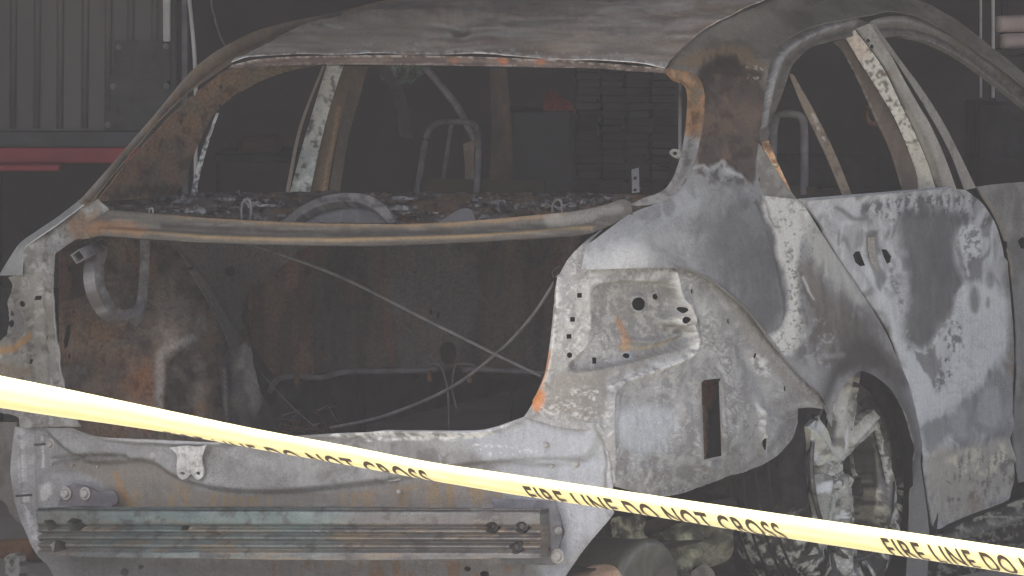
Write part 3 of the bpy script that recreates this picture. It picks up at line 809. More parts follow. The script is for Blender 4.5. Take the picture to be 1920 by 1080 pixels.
strip("far_pillar_trim", [(644, 124), (622, 190), (602, 265), (580, 366)], [(660, 124), (648, 190), (630, 265), (612, 366)], [(650, 124, 'x', -.58), (596, 366, 'x', -.71), (625, 200, 'x', -.63)], (100, 88, 76), [('l', [(636, 200), (618, 290), (604, 366)], (138, 110, 84), 5, 3, 3, .8)], .015)
strip("far_seal_flange", [(604, 124), (560, 240), (534, 366)], [(609, 124), (566, 240), (541, 366)], [(606, 124, 'x', -.62), (537, 366, 'x', -.76)], (112, 104, 96), (), .006)
strip("far_belt_rail", [(660, 124), (648, 190), (632, 265), (616, 366)], [(690, 124), (672, 190), (652, 265), (636, 366)], [(675, 124, 'x', -.52), (626, 366, 'x', -.66)], (84, 80, 76), [('n', (100, 88, 76), 14, 40, .55, .1, .7)], .01)
strip("far_front_pillar", [(700, 124), (738, 180), (752, 258)], [(724, 124), (760, 180), (776, 262)], [(712, 124, 'x', -.5), (764, 260, 'x', -.6)], (82, 80, 80), (), .012, gain=3)
strip("front_inner_post", [(918, 128), (922, 250), (916, 366)], [(950, 128), (960, 250), (962, 366)], [(934, 128, "y", 2.5), (940, 366, "y", 2.4)], (92, 82, 74), [("n", (76, 72, 70), 14, 50, .5, .1, .8), ("l", [(948, 200), (956, 300)], (110, 88, 70), 8, 5, 5, .5)], .02, gain=2.0)
tube("far_roof_bar", spline3([at(u, v, 'y', 2.2) for u, v in ((800, 130), (830, 165), (860, 205), (884, 250), (895, 275))], 5), .011, "tube_steel", car)
strip("belt_webbing", [(868, 270), (872, 320), (868, 366)], [(890, 262), (888, 320), (890, 372)], [(870, 270, 'y', 1.75), (885, 366, 'y', 1.72)], (118, 110, 102), [('n', (98, 84, 74), 8, 30, .5, .1, .8)], .003)
tube("belt_guide", spline3([at(u, v, 'y', 1.8) for u, v in ((848, 225), (838, 290), (828, 366))], 4), .006, "tube_steel", car)
tube("seat_hoop", spline3([at(u, v, 'y', y) for u, v, y in ((780, 372, 1.56), (790, 310, 1.6), (799, 258, 1.62), (812, 236, 1.63), (832, 229, 1.63), (872, 229, 1.63), (890, 236, 1.63), (897, 255, 1.62), (896, 310, 1.6), (893, 372, 1.56))], 5), .0085, "tube_steel", car, 10)
tube("seat_hoop", spline3([at(u, v, 'y', y) for u, v, y in ((1448, 366, 1.6), (1450, 260, 1.64), (1456, 224, 1.66), (1470, 214, 1.66), (1490, 214, 1.66), (1503, 222, 1.66), (1508, 250, 1.65), (1508, 366, 1.6))], 5), .0105, "tube_steel", car, 10)
carsheet("seat_back_frame", -.60, -.20, 1.52, 1.60, .45, .96, "char_brown")
carsheet("seat_back_frame", .20, .60, 1.52, 1.60, .45, .96, "char_brown")
tube("support_pole", [at(1275, 140, 'y', 1.1), at(1275, 280, 'y', 1.0), at(1274, 300, 'y', 1.0)], .0045, "ash_pale", car, 6)
tube("grab_bracket", spline3([at(u, v, 'x', .52) for u, v in ((1640, 190), (1624, 204), (1628, 228), (1646, 230), (1650, 205))], 4), .007, "rust_orange", car, 6)
# ------------------------------------------------------------------ outer skin
# roof
ROOFC = [(430, 120, 'y', .72), (840, 112, 'y', .63), (1250, 128, 'y', .72), (640, 108, 'y', .655), (1050, 116, 'y', .655), (600, 36, 'y', 1.17), (700, 8, 'y', 1.40), (1330, 45, 'y', .96), (1440, -2, 'y', 1.27),
         (1070, 0, 'y', 1.12), (860, 0, 'y', 1.22), (840, 60, 'y', .86), (1070, 60, 'y', .83), (1000, -45, 'y', 1.8), (780, -30, 'y', 1.75), (1500, -40, 'y', 1.8)]
panel("roof_skin", [(432, 117, 1), (462, 96), (500, 78), (560, 52), (620, 31), (700, 9), (790, -14), (900, -32, 1), (1250, -46, 1), (1500, -38, 1), (1440, -2), (1385, 18), (1330, 45), (1288, 78), (1262, 104), (1246, 126, 1), (1200, 121), (1050, 110), (840, 102), (640, 101), (500, 106)],
      ROOFC, car, (110, 101, 93), [
        ('m', (84, 78, 73), 220, 30, 60, 18, .5), ('n', (124, 94, 72), 70, 12, .56, .1, .45, [(430, 118), (640, 80), (900, 76), (1250, 104), (1250, 130), (840, 106)], 10),
        ('n', (88, 84, 82), 120, 26, .5, .12, .8), ('n', (124, 120, 118), 90, 16, .56, .1, .6), ('n', (102, 92, 82), 60, 30, .56, .1, .3),
        ('n', (76, 72, 70), 190, 9, .54, .07, .7), ('n', (130, 126, 124), 150, 6, .62, .06, .5), ('n', (108, 92, 80), 90, 22, .6, .08, .3),
        ('p', [(470, 100), (620, 45), (800, 30), (760, 85), (600, 92)], (104, 99, 92), 30, 20, .7),
        ('p', [(860, 80), (1180, 60), (1240, 112), (1000, 104)], (104, 97, 90), 24, 20, .6),
        ('p', [(560, 20), (800, -30), (1100, -40), (1100, 20), (800, 24)], (84, 80, 80), 16, 14, .6),
        ('l', [(440, 112), (640, 100), (840, 100), (1050, 108), (1240, 122)], (178, 176, 174), 5, 3, 5, .85, 'n'),
        ('n', (150, 147, 144), 12, 4, .68, .04, .6, [(440, 112), (640, 84), (900, 78), (1200, 104), (1230, 122), (840, 102)], 8),
        ('l', [(608, 46), (640, 50)], (190, 190, 192), 3, 2, 4, .9), ('l', [(850, 62), (880, 56)], (66, 62, 60), 8, 5, 4, .7)],
      [('n', 130, 40, .016), ('b', 865, 60, 22, -.012), ('l', [(700, 30), (950, 14), (1200, 20)], 26, .006), ('l', [(440, 112), (840, 100), (1240, 122)], 7, .004)], (), 4.5, .0025, "burnt_metal", seed=3, gain=5.0)
panel("roof_rear_header", [(430, 121, 1), (500, 109), (640, 104), (840, 105), (1050, 113), (1200, 124), (1247, 129, 1), (1252, 138, 1), (1180, 133), (1120, 128), (1050, 127), (900, 124), (700, 121), (540, 122), (425, 128, 1)],
      [(430, 124, 'y', .73), (640, 112, 'y', .665), (840, 114, 'y', .645), (1050, 120, 'y', .67), (1250, 134, 'y', .73)], car, (104, 92, 86), [
        ('n', (82, 76, 74), 30, 6, .5, .1, .7), ('l', [(430, 122), (500, 110), (640, 105), (840, 106), (1050, 114), (1245, 129)], (160, 156, 154), 3.5, 1.5, 1.5, .7, 'n'), ('l', [(428, 127), (540, 121), (700, 120), (900, 123), (1050, 126), (1180, 132)], (138, 130, 126), 3, 1.5, 1.5, .7, 'n'), ('p', circle(942, 112, 10, 8), (148, 96, 66), 5, 4, .8), ('p', circle(1013, 112, 9, 9), (144, 92, 64), 5, 4, .8), ('p', circle(850, 111, 8, 6), (136, 92, 70), 5, 4, .6)],
      [('l', [(430, 122), (640, 113), (840, 114), (1050, 120), (1250, 134)], 9, -.010), ('n', 40, 10, .006)], (), 4, .003)
# left roof rail and rear pillar, outer side
panel("far_roof_rail", [(148, 377, 1), (200, 318), (250, 260), (300, 202), (352, 140), (392, 105), (430, 82), (480, 58), (540, 41), (610, 26), (700, 3), (800, -22, 1), (800, -10, 1), (700, 11), (620, 33), (560, 54), (500, 80), (462, 98), (432, 119), (400, 140), (356, 172), (300, 226), (244, 292), (200, 344), (180, 372, 1), (160, 384)],
      [(150, 377, 'y', .20), (250, 262, 'y', .42), (352, 142, 'y', .62), (430, 84, 'y', .80), (540, 42, 'y', 1.05), (700, 5, 'y', 1.41), (200, 344, 'y', .26), (300, 226, 'y', .48), (432, 118, 'y', .73), (560, 54, 'y', 1.06), (800, -18, 'y', 1.75)],
      car, (96, 89, 82), [
        ('l', [(165, 372), (240, 284), (330, 182), (420, 108), (520, 62), (640, 24)], (72, 69, 68), 9, 5, 3, .9),
        ('l', [(150, 375), (250, 260), (352, 140), (430, 84)], (116, 112, 108), 7, 4, 3, .8), ('l', [(180, 372), (244, 292), (300, 226), (380, 156)], (134, 122, 104), 4, 2, 2, .8),
        ('n', (110, 90, 66), 30, 30, .55, .1, .6)],
      [('l', [(165, 372), (240, 284), (330, 182), (420, 108), (520, 62), (640, 24), (780, -14)], 10, -.014), ('l', [(180, 372), (244, 292), (300, 226), (380, 156)], 5, .006)], (), 4, .004, seed=5)
# left haunch (upper corner beside the trunk aperture) and lamp panel
panel("far_quarter_skin", [(-2, 516, 1), (40, 515, 1), (43, 468, 1), (52, 458), (110, 418), (157, 383, 1), (150, 374, 1), (110, 405), (70, 432), (38, 455), (20, 480)],
      [(0, 515, 'x', -.92), (40, 515, 'y', .02), (45, 462, 'y', .05), (157, 383, 'y', .20), (150, 374, 'y', .24), (38, 455, 'x', -.88), (20, 480, 'x', -.91), (95, 415, 'y', .16)],
      car, (136, 138, 138), [('p', [(40, 460), (90, 440), (150, 380), (110, 405)], (120, 120, 120), 8, 8, .6), ('n', (118, 118, 118), 30, 30, .6, .1, .6)], (), (), 4, .003, seed=6)
panel("far_lamp_panel", [(42, 512, 1), (46, 466), (110, 420), (158, 384, 1), (182, 372, 1), (205, 392, 1), (200, 402), (176, 412), (186, 440, 1), (150, 447), (118, 462), (106, 484), (104, 540), (108, 600), (115, 660), (124, 720), (134, 770), (152, 800, 1), (36, 800, 1), (30, 780), (-60, 760, 1), (-60, 640, 1), (2, 640), (14, 570), (22, 536), (16, 520, 1)],
      [(45, 500, 'y', .05), (60, 560, 'y', .03), (80, 650, 'y', .02), (104, 520, 'y', .03), (124, 740, 'y', .0), (100, 790, 'y', .0), (36, 780, 'y', .04), (10, 600, 'y', .14), (0, 700, 'y', .14), (-60, 700, 'x', -.93), (60, 470, 'y', .07), (110, 440, 'y', .12), (158, 390, 'y', .2), (186, 440, 'y', .16), (205, 394, 'y', .2)],
      car, (122, 120, 117), [
        ('n', (104, 100, 94), 26, 30, .5, .1, .7), ('n', (146, 145, 144), 12, 18, .62, .06, .6), ('n', (84, 80, 76), 14, 14, .66, .05, .6),
        ('p', [(130, 420), (180, 395), (190, 440), (140, 452)], (128, 100, 74), 10, 10, .75), ('l', [(0, 660), (30, 650), (55, 630)], (148, 112, 66), 12, 5, 5, .85), ('p', [(-10, 680), (60, 690), (60, 705), (-10, 705)], (120, 100, 72), 10, 10, .5),
        ('p', [(10, 620), (26, 560), (40, 590), (40, 622)], (104, 103, 104), 4, 3, .8), ('l', [(107, 480), (106, 560), (116, 660), (128, 750)], (150, 149, 148), 5, 3, 2, .8)],
      [('n', 24, 30, .014), ('l', [(74, 540), (78, 640), (90, 760)], 12, -.012), ('l', [(107, 480), (106, 560), (116, 660), (130, 755)], 7, .012), ('p', [(0, 625), (20, 565), (42, 612), (36, 628)], -.01, 4), ('p', circle(45, 569, 13), .008, 4), ('p', circle(62, 676, 10), .006, 3)],
      [rect(68, 559, 8, 8), circle(45, 569, 5.5, 6, 10), rect(81, 602, 7, 8), rect(86, 634, 7, 8), circle(85, 668, 4, 4, 10), rect(62, 677, 8, 9), circle(18, 590, 3.5, 5.5, 8), circle(16, 608, 5.5, 6.5, 10)], 3.4, .003, gain=1.8, seed=7)
# rear cross member between window and trunk
panel("rear_cross_member", [(176, 410, 1), (205, 393, 1), (300, 401), (420, 412), (640, 421), (830, 419), (960, 410), (1050, 400), (1120, 388), (1165, 374), (1182, 378, 1), (1186, 400, 1), (1130, 428, 1), (1100, 438), (1000, 446), (900, 452), (760, 458), (640, 460), (420, 455), (300, 449), (210, 442), (186, 441, 1), (150, 448, 1), (140, 440, 1)],
      [(150, 444, 'y', .15), (205, 394, 'y', .2), (300, 425, 'y', .155), (640, 440, 'y', .12), (960, 430, 'y', .14), (1120, 400, 'y', .19), (1182, 380, 'y', .23), (1120, 432, 'y', .16), (640, 421, 'y', .145), (640, 460, 'y', .115)],
      car, (98, 95, 91), [
        ('n', (88, 85, 82), 60, 8, .5, .1, .7), ('l', [(300, 402), (420, 413), (640, 422), (830, 421), (960, 412), (1060, 402)], (132, 108, 80), 6, 3, 3, .85), ('l', [(210, 430), (420, 446), (640, 449), (900, 441), (1060, 428), (1110, 428)], (142, 120, 88), 8, 2.5, 1.5, .95), ('l', [(170, 430), (200, 425), (260, 432)], (146, 106, 70), 22, 8, 6, .8),
        ('l', [(300, 420), (500, 430), (640, 434), (840, 431), (1020, 420)], (74, 72, 72), 7, 3, 2, .85), ('l', [(1030, 412), (1100, 402), (1160, 392)], (130, 128, 124), 16, 6, 4, .7), ('n', (130, 128, 124), 60, 3, .66, .08, .35), ('l', [(640, 459), (900, 451), (1090, 438)], (84, 80, 78), 5, 2, 2, .7)],
      [('l', [(210, 420), (420, 432), (640, 436), (840, 433), (1020, 423), (1110, 412)], 11, -.010), ('l', [(190, 432), (420, 447), (640, 450), (900, 443), (1110, 428)], 8, .006), ('l', [(205, 397), (420, 414), (640, 423), (830, 421), (1050, 403)], 6, .006), ('n', 30, 12, .002)], (), 3.2, .004, gain=1.7, seed=8)

# right window flange
panel("window_flange", [(1250, 137, 1), (1272, 147), (1286, 165), (1289, 195), (1285, 250), (1277, 290), (1263, 330), (1242, 358), (1205, 372, 1), (1182, 384, 1), (1240, 378), (1278, 352), (1300, 312), (1314, 262), (1321, 205), (1319, 165), (1300, 138), (1250, 127, 1)],
      [(1250, 132, 'y', .73), (1300, 150, 'y', .73), (1318, 200, 'y', .70), (1287, 200, 'y', .66), (1285, 250, 'y', .58), (1310, 270, 'y', .60), (1263, 330, 'y', .42), (1290, 330, 'y', .46), (1210, 373, 'y', .28)],
      car, (122, 120, 118), [
        ('p', [(1240, 120), (1330, 120), (1330, 250), (1318, 262), (1295, 252), (1270, 246)], (132, 98, 66), 8, 10, .9), ('n', (98, 80, 68), 14, 18, .52, .1, .8, [(1240, 120), (1330, 120), (1330, 255), (1270, 246)], 6), ('n', (106, 94, 74), 30, 20, .5, .1, .8, [(1240, 120), (1330, 120), (1330, 200), (1270, 170)], 10),
        ('n', (92, 90, 88), 12, 12, .6, .06, .7), ('l', [(1312, 262), (1298, 310), (1270, 350)], (136, 134, 132), 4, 2, 2, .7)],
      [('l', [(1262, 140), (1298, 160), (1304, 205), (1299, 255), (1288, 310), (1256, 356)], 12, -.012), ('n', 20, 20, .006)], (), 4, .004, seed=9)
panel("anchor_tab", [(1255, 287), (1262, 279), (1274, 281, 1), (1279, 292, 1), (1268, 297)], [(1255, 287, 'y', .56), (1279, 290, 'y', .54), (1268, 297, 'y', .54)], car, (128, 126, 122), (), (), [circle(1264.5, 287.5, 5, 3.8, 10)], 3, .004)
# right quarter panel with rear pillar and roof rail
QP = [(1090, 505, 1), (1098, 461, 1), (1140, 430), (1180, 401), (1240, 377), (1278, 351), (1300, 312), (1314, 262), (1321, 205), (1319, 165), (1300, 138), (1250, 127, 1), (1266, 101), (1292, 75), (1334, 44), (1388, 17), (1444, -4), (1500, -38, 1), (1640, -46, 1),
      (1700, -8), (1745, 10), (1800, 42), (1860, 88), (1920, 137), (2000, 205, 1), (1985, 222, 1), (1915, 158), (1810, 80), (1732, 35), (1670, 21), (1628, 28), (1600, 33, 1), (1524, 50), (1472, 75), (1450, 100), (1438, 146), (1430, 200), (1424, 245), (1418, 310), (1422, 343), (1432, 367, 1), (1465, 371), (1497, 374, 1), (1507, 385),
      (1525, 411), (1555, 460), (1589, 510), (1622, 560), (1649, 600), (1672, 647), (1688, 693), (1703, 745), (1717, 808), (1729, 893), (1735, 930, 1), (1742, 1010), (1738, 1110, 1), (1700, 1110, 1), (1704, 1010), (1707, 909, 1), (1704, 854), (1695, 816), (1681, 769), (1662, 734), (1638, 709), (1611, 696), (1596, 701), (1574, 722), (1563, 750), (1560, 800, 1), (1546, 772, 1),
      (1526, 739), (1485, 698), (1436, 637), (1395, 584), (1362, 555), (1322, 526), (1281, 506), (1256, 502)]
QC = [(1090, 505, 'y', .02), (1098, 461, 'y', .06), (1180, 401, 'y', .21), (1240, 377, 'y', .31), (1300, 312, 'y', .50), (1318, 220, 'y', .68), (1319, 165, 'y', .745), (1250, 128, 'y', .735), (1334, 45, 'y', .97), (1444, -4, 'y', 1.28), (1640, -40, 'x', .50), (1540, -20, 'x', .55),
      (1438, 146, 'x', .775), (1424, 245, 'x', .825), (1432, 366, 'x', .885), (1472, 75, 'x', .735), (1524, 50, 'x', .715), (1600, 33, 'x', .69), (1700, 0, 'x', .62), (1700, 20, 'x', .665), (1810, 48, 'x', .64), (1810, 80, 'x', .69), (1920, 137, 'x', .70), (1915, 158, 'x', .73), (2000, 205, 'x', .74), (1400, 60, 'x', .66), (1480, 20, 'x', .64),
      (1370, 120, 'x', .725), (1370, 200, 'x', .775), (1370, 300, 'x', .825), (1355, 390, 'x', .88), (1200, 455, 'y', .13), (1270, 440, 'x', .89), (1270, 502, 'x', .905), (1360, 470, 'x', .915), (1395, 584, 'x', .938), (1436, 637, 'x', .942), (1546, 771, 'x', .945), (1590, 680, 'x', .948), (1611, 697, 'x', .952), (1600, 600, 'x', .935), (1560, 500, 'x', .92), (1497, 374, 'x', .895), (1500, 440, 'x', .912), (1470, 560, 'x', .935),
      (1680, 690, 'x', .945), (1727, 885, 'x', .948), (1704, 854, 'x', .952), (1740, 1010, 'x', .935), (1720, 1100, 'x', .92)]
panel("quarter_panel", QP, QC, car, (116, 116, 118), [
        # rear pillar: burnt to bare brown metal above, soot under the roof
        ('p', [(1250, 120), (1340, 30), (1480, -60), (1760, -20), (2050, 190), (2050, 260), (1900, 170), (1700, 60), (1440, 130), (1440, 200), (1330, 150)], (98, 94, 88), 14, 14, .95),
        ('n', (84, 80, 76), 60, 40, .5, .12, .7, [(1250, 120), (1340, 30), (1480, -60), (1760, -20), (2050, 190), (2050, 260), (1700, 60), (1440, 130), (1440, 200), (1330, 150)], 12),
        ('p', [(1262, 110), (1330, 92), (1400, 92), (1440, 130), (1410, 128), (1340, 108), (1300, 130)], (112, 94, 74), 10, 12, .7),
        ('p', [(1310, 150), (1320, 125), (1350, 108), (1385, 112), (1420, 150), (1436, 190), (1426, 260), (1420, 320), (1412, 345), (1390, 335), (1372, 320), (1352, 310), (1340, 322), (1322, 312), (1302, 318), (1312, 262)], (80, 74, 70), 5, 8, .97),
        ('p', [(1306, 148), (1325, 118), (1370, 106), (1395, 130), (1380, 150), (1330, 150)], (68, 64, 62), 10, 10, .85),
        ('n', (104, 86, 74), 34, 30, .56, .1, .5, [(1312, 150), (1440, 150), (1425, 330), (1300, 320)], 10), ('n', (70, 66, 64), 20, 26, .56, .08, .7, [(1312, 130), (1440, 150), (1425, 330), (1300, 320)], 8),
        ('n', (150, 140, 136), 6, 8, .66, .03, .8, [(1395, 108), (1432, 118), (1430, 145), (1400, 142)], 6),
        ('l', [(1302, 316), (1318, 314), (1332, 322), (1345, 312), (1354, 302), (1362, 318), (1378, 326), (1392, 332)], (152, 152, 152), 5, 4, 10, .6), ('p', circle(1364, 322, 12, 9), (146, 146, 146), 6, 8, .6),
        # haunch: pale blue-grey with a darker smoky field
        ('c', (90, 89, 90), 70, 50, 7, .10, .35, [(1120, 480), (1290, 360), (1460, 380), (1470, 600), (1300, 510)]),
        ('p', [(1092, 505), (1100, 470), (1200, 440), (1230, 470), (1220, 500)], (136, 137, 139), 14, 12, .9), ('p', [(1180, 405), (1290, 360), (1300, 400), (1200, 440), (1120, 460)], (126, 128, 131), 18, 14, .7), ('p', circle(1208, 442, 13, 8), (140, 138, 134), 5, 5, .6),
        ('p', [(1300, 420), (1380, 380), (1450, 400), (1462, 480), (1474, 560), (1462, 610), (1435, 630), (1400, 590), (1350, 545), (1310, 500)], (98, 99, 101), 22, 12, .9),
        ('p', [(1390, 480), (1440, 440), (1462, 520), (1462, 590), (1430, 615), (1400, 570)], (88, 87, 89), 20, 16, .6), ('n', (86, 86, 90), 8, 8, .58, .08, .5, [(1370, 450), (1460, 440), (1465, 590), (1420, 610), (1370, 540)], 16),
        ('l', [(1420, 380), (1440, 420), (1452, 470), (1464, 520), (1474, 570), (1466, 612), (1440, 634), (1425, 628)], (78, 77, 79), 5, 3, 4, .85),
        ('n', (82, 82, 84), 40, 60, .54, .14, .5, [(1330, 400), (1460, 380), (1470, 600), (1400, 590), (1330, 520)], 16), ('n', (134, 135, 137), 50, 40, .56, .14, .5, [(1110, 490), (1180, 410), (1300, 350), (1330, 420), (1290, 500)], 14),
        ('m', (88, 87, 88), 80, 110, 50, 20, .45, [(1180, 420), (1300, 350), (1460, 370), (1470, 610), (1430, 630), (1300, 510)]),
        # pale ash band along the door, flowing down
        ('p', [(1428, 372), (1496, 376), (1524, 412), (1500, 470), (1496, 560), (1512, 610), (1504, 640), (1470, 672), (1448, 650), (1436, 636), (1468, 614), (1478, 570), (1466, 500), (1452, 440)], (160, 159, 156), 6, 6, .92),
        ('p', [(1500, 400), (1530, 420), (1590, 515), (1622, 562), (1600, 570), (1560, 530), (1530, 500)], (140, 139, 136), 8, 8, .8),
        ('n', (98, 95, 92), 5, 6, .6, .05, .85, [(1470, 480), (1500, 470), (1515, 600), (1470, 670), (1440, 640), (1480, 600)], 8), ('n', (104, 100, 98), 7, 9, .62, .04, .7, [(1440, 370), (1500, 376), (1540, 450), (1490, 520), (1460, 440)], 6),
        ('l', [(1430, 372), (1442, 400), (1450, 418), (1462, 424)], (100, 97, 95), 4, 3, 8, .8), ('l', [(1424, 372), (1434, 410), (1444, 432)], (92, 90, 90), 4, 3, 8, .8),
        ('p', [(1505, 500), (1528, 490), (1570, 555), (1620, 600), (1655, 640), (1690, 720), (1640, 690), (1560, 690), (1540, 660), (1520, 600)], (98, 94, 90), 18, 12, .88), ('l', [(1500, 510), (1512, 545), (1526, 575)], (84, 80, 78), 6, 3, 4, .8), ('l', [(1507, 520), (1524, 560)], (160, 160, 158), 4, 2, 3, .8),
        ('n', (82, 79, 77), 30, 40, .52, .14, .6, [(1480, 660), (1620, 570), (1690, 700), (1640, 700), (1560, 690)], 14), ('n', (140, 139, 138), 7, 8, .66, .05, .6, [(1500, 600), (1560, 610), (1560, 680), (1500, 690)], 16),
        ('m', (84, 81, 79), 40, 100, 40, 20, .6, [(1510, 500), (1540, 490), (1620, 590), (1690, 720), (1640, 700), (1550, 690), (1500, 690)]),
        # soot around the wheel arch
        ('p', [(1530, 770), (1546, 690), (1606, 640), (1664, 680), (1706, 780), (1724, 900), (1700, 900), (1690, 800), (1650, 720), (1610, 696), (1570, 720)], (76, 74, 73), 20, 8, .9), ('l', [(1500, 700), (1530, 672), (1570, 664)], (122, 121, 120), 8, 5, 4, .5), ('l', [(1665, 735), (1690, 800), (1702, 860)], (142, 140, 134), 4, 2, 3, .7, 'n'),
        ('p', [(1700, 900), (1735, 900), (1745, 1110), (1695, 1110)], (104, 101, 96), 10, 10, .7), ('l', [(1262, 502), (1322, 527), (1395, 585), (1485, 699), (1546, 771)], (112, 108, 102), 7, 4, 2, .8)],
      [('l', [(1250, 127), (1266, 101), (1292, 75), (1334, 44), (1388, 17), (1444, -4)], 9, -.010), ('l', [(1256, 502), (1322, 526), (1395, 584), (1485, 698), (1546, 772)], 12, .010), ('l', [(1422, 380), (1452, 470), (1474, 570), (1466, 612), (1430, 632)], 8, -.004),
       ('n', 60, 60, .006), ('l', [(1530, 740), (1552, 690), (1600, 664), (1650, 682), (1688, 740), (1712, 830)], 50, .014), ('l', [(1563, 750), (1574, 722), (1596, 701), (1611, 696), (1638, 709), (1662, 734), (1681, 769), (1695, 816), (1704, 854), (1707, 909)], 10, .010)], (), 2.8, .003, seed=10)
# bumper-side lamp panel, right
LP = [(1130, 429, 1), (1098, 462, 1), (1090, 506, 1), (1258, 494), (1284, 499), (1326, 519), (1367, 548), (1401, 577), (1442, 630), (1491, 691), (1531, 732), (1548, 768, 1), (1520, 764), (1497, 766, 1), (1493, 800), (1479, 832), (1449, 860), (1405, 881), (1362, 894), (1328, 907), (1286, 922), (1240, 931), (1190, 922), (1146, 910, 1), (1140, 850), (1126, 815), (1118, 806, 1), (1056, 802), (982, 782, 1), (1008, 740), (1022, 700), (1034, 620), (1042, 540), (1056, 500), (1086, 462)]
lamp_holes = [rect(1086.5, 554, 9, 9), rect(1073.5, 599, 9, 9), rect(1067, 631, 9, 9), circle(1068, 666, 5, 5.5, 10), rect(1126, 675, 10, 10), circle(1208.5, 575, 12.5, 12.5, 18), circle(1242.5, 561, 6, 6, 12), circle(1273.5, 580, 5, 6, 12), circle(1278.5, 599, 6.5, 7, 12),
              [(1310, 718, 1), (1316, 712), (1348, 709), (1351, 716, 1), (1356, 854, 1), (1316, 862, 1)], circle(1302, 547, 2, 5, 8), circle(1312, 602, 2, 6, 8), circle(1367, 602, 2.2, 5, 8), circle(1418, 667, 2.5, 6, 8), circle(1472, 729, 2.5, 6, 8), circle(1429, 829, 3.5, 11, 10), circle(1191, 664, 8, 5, 12)]
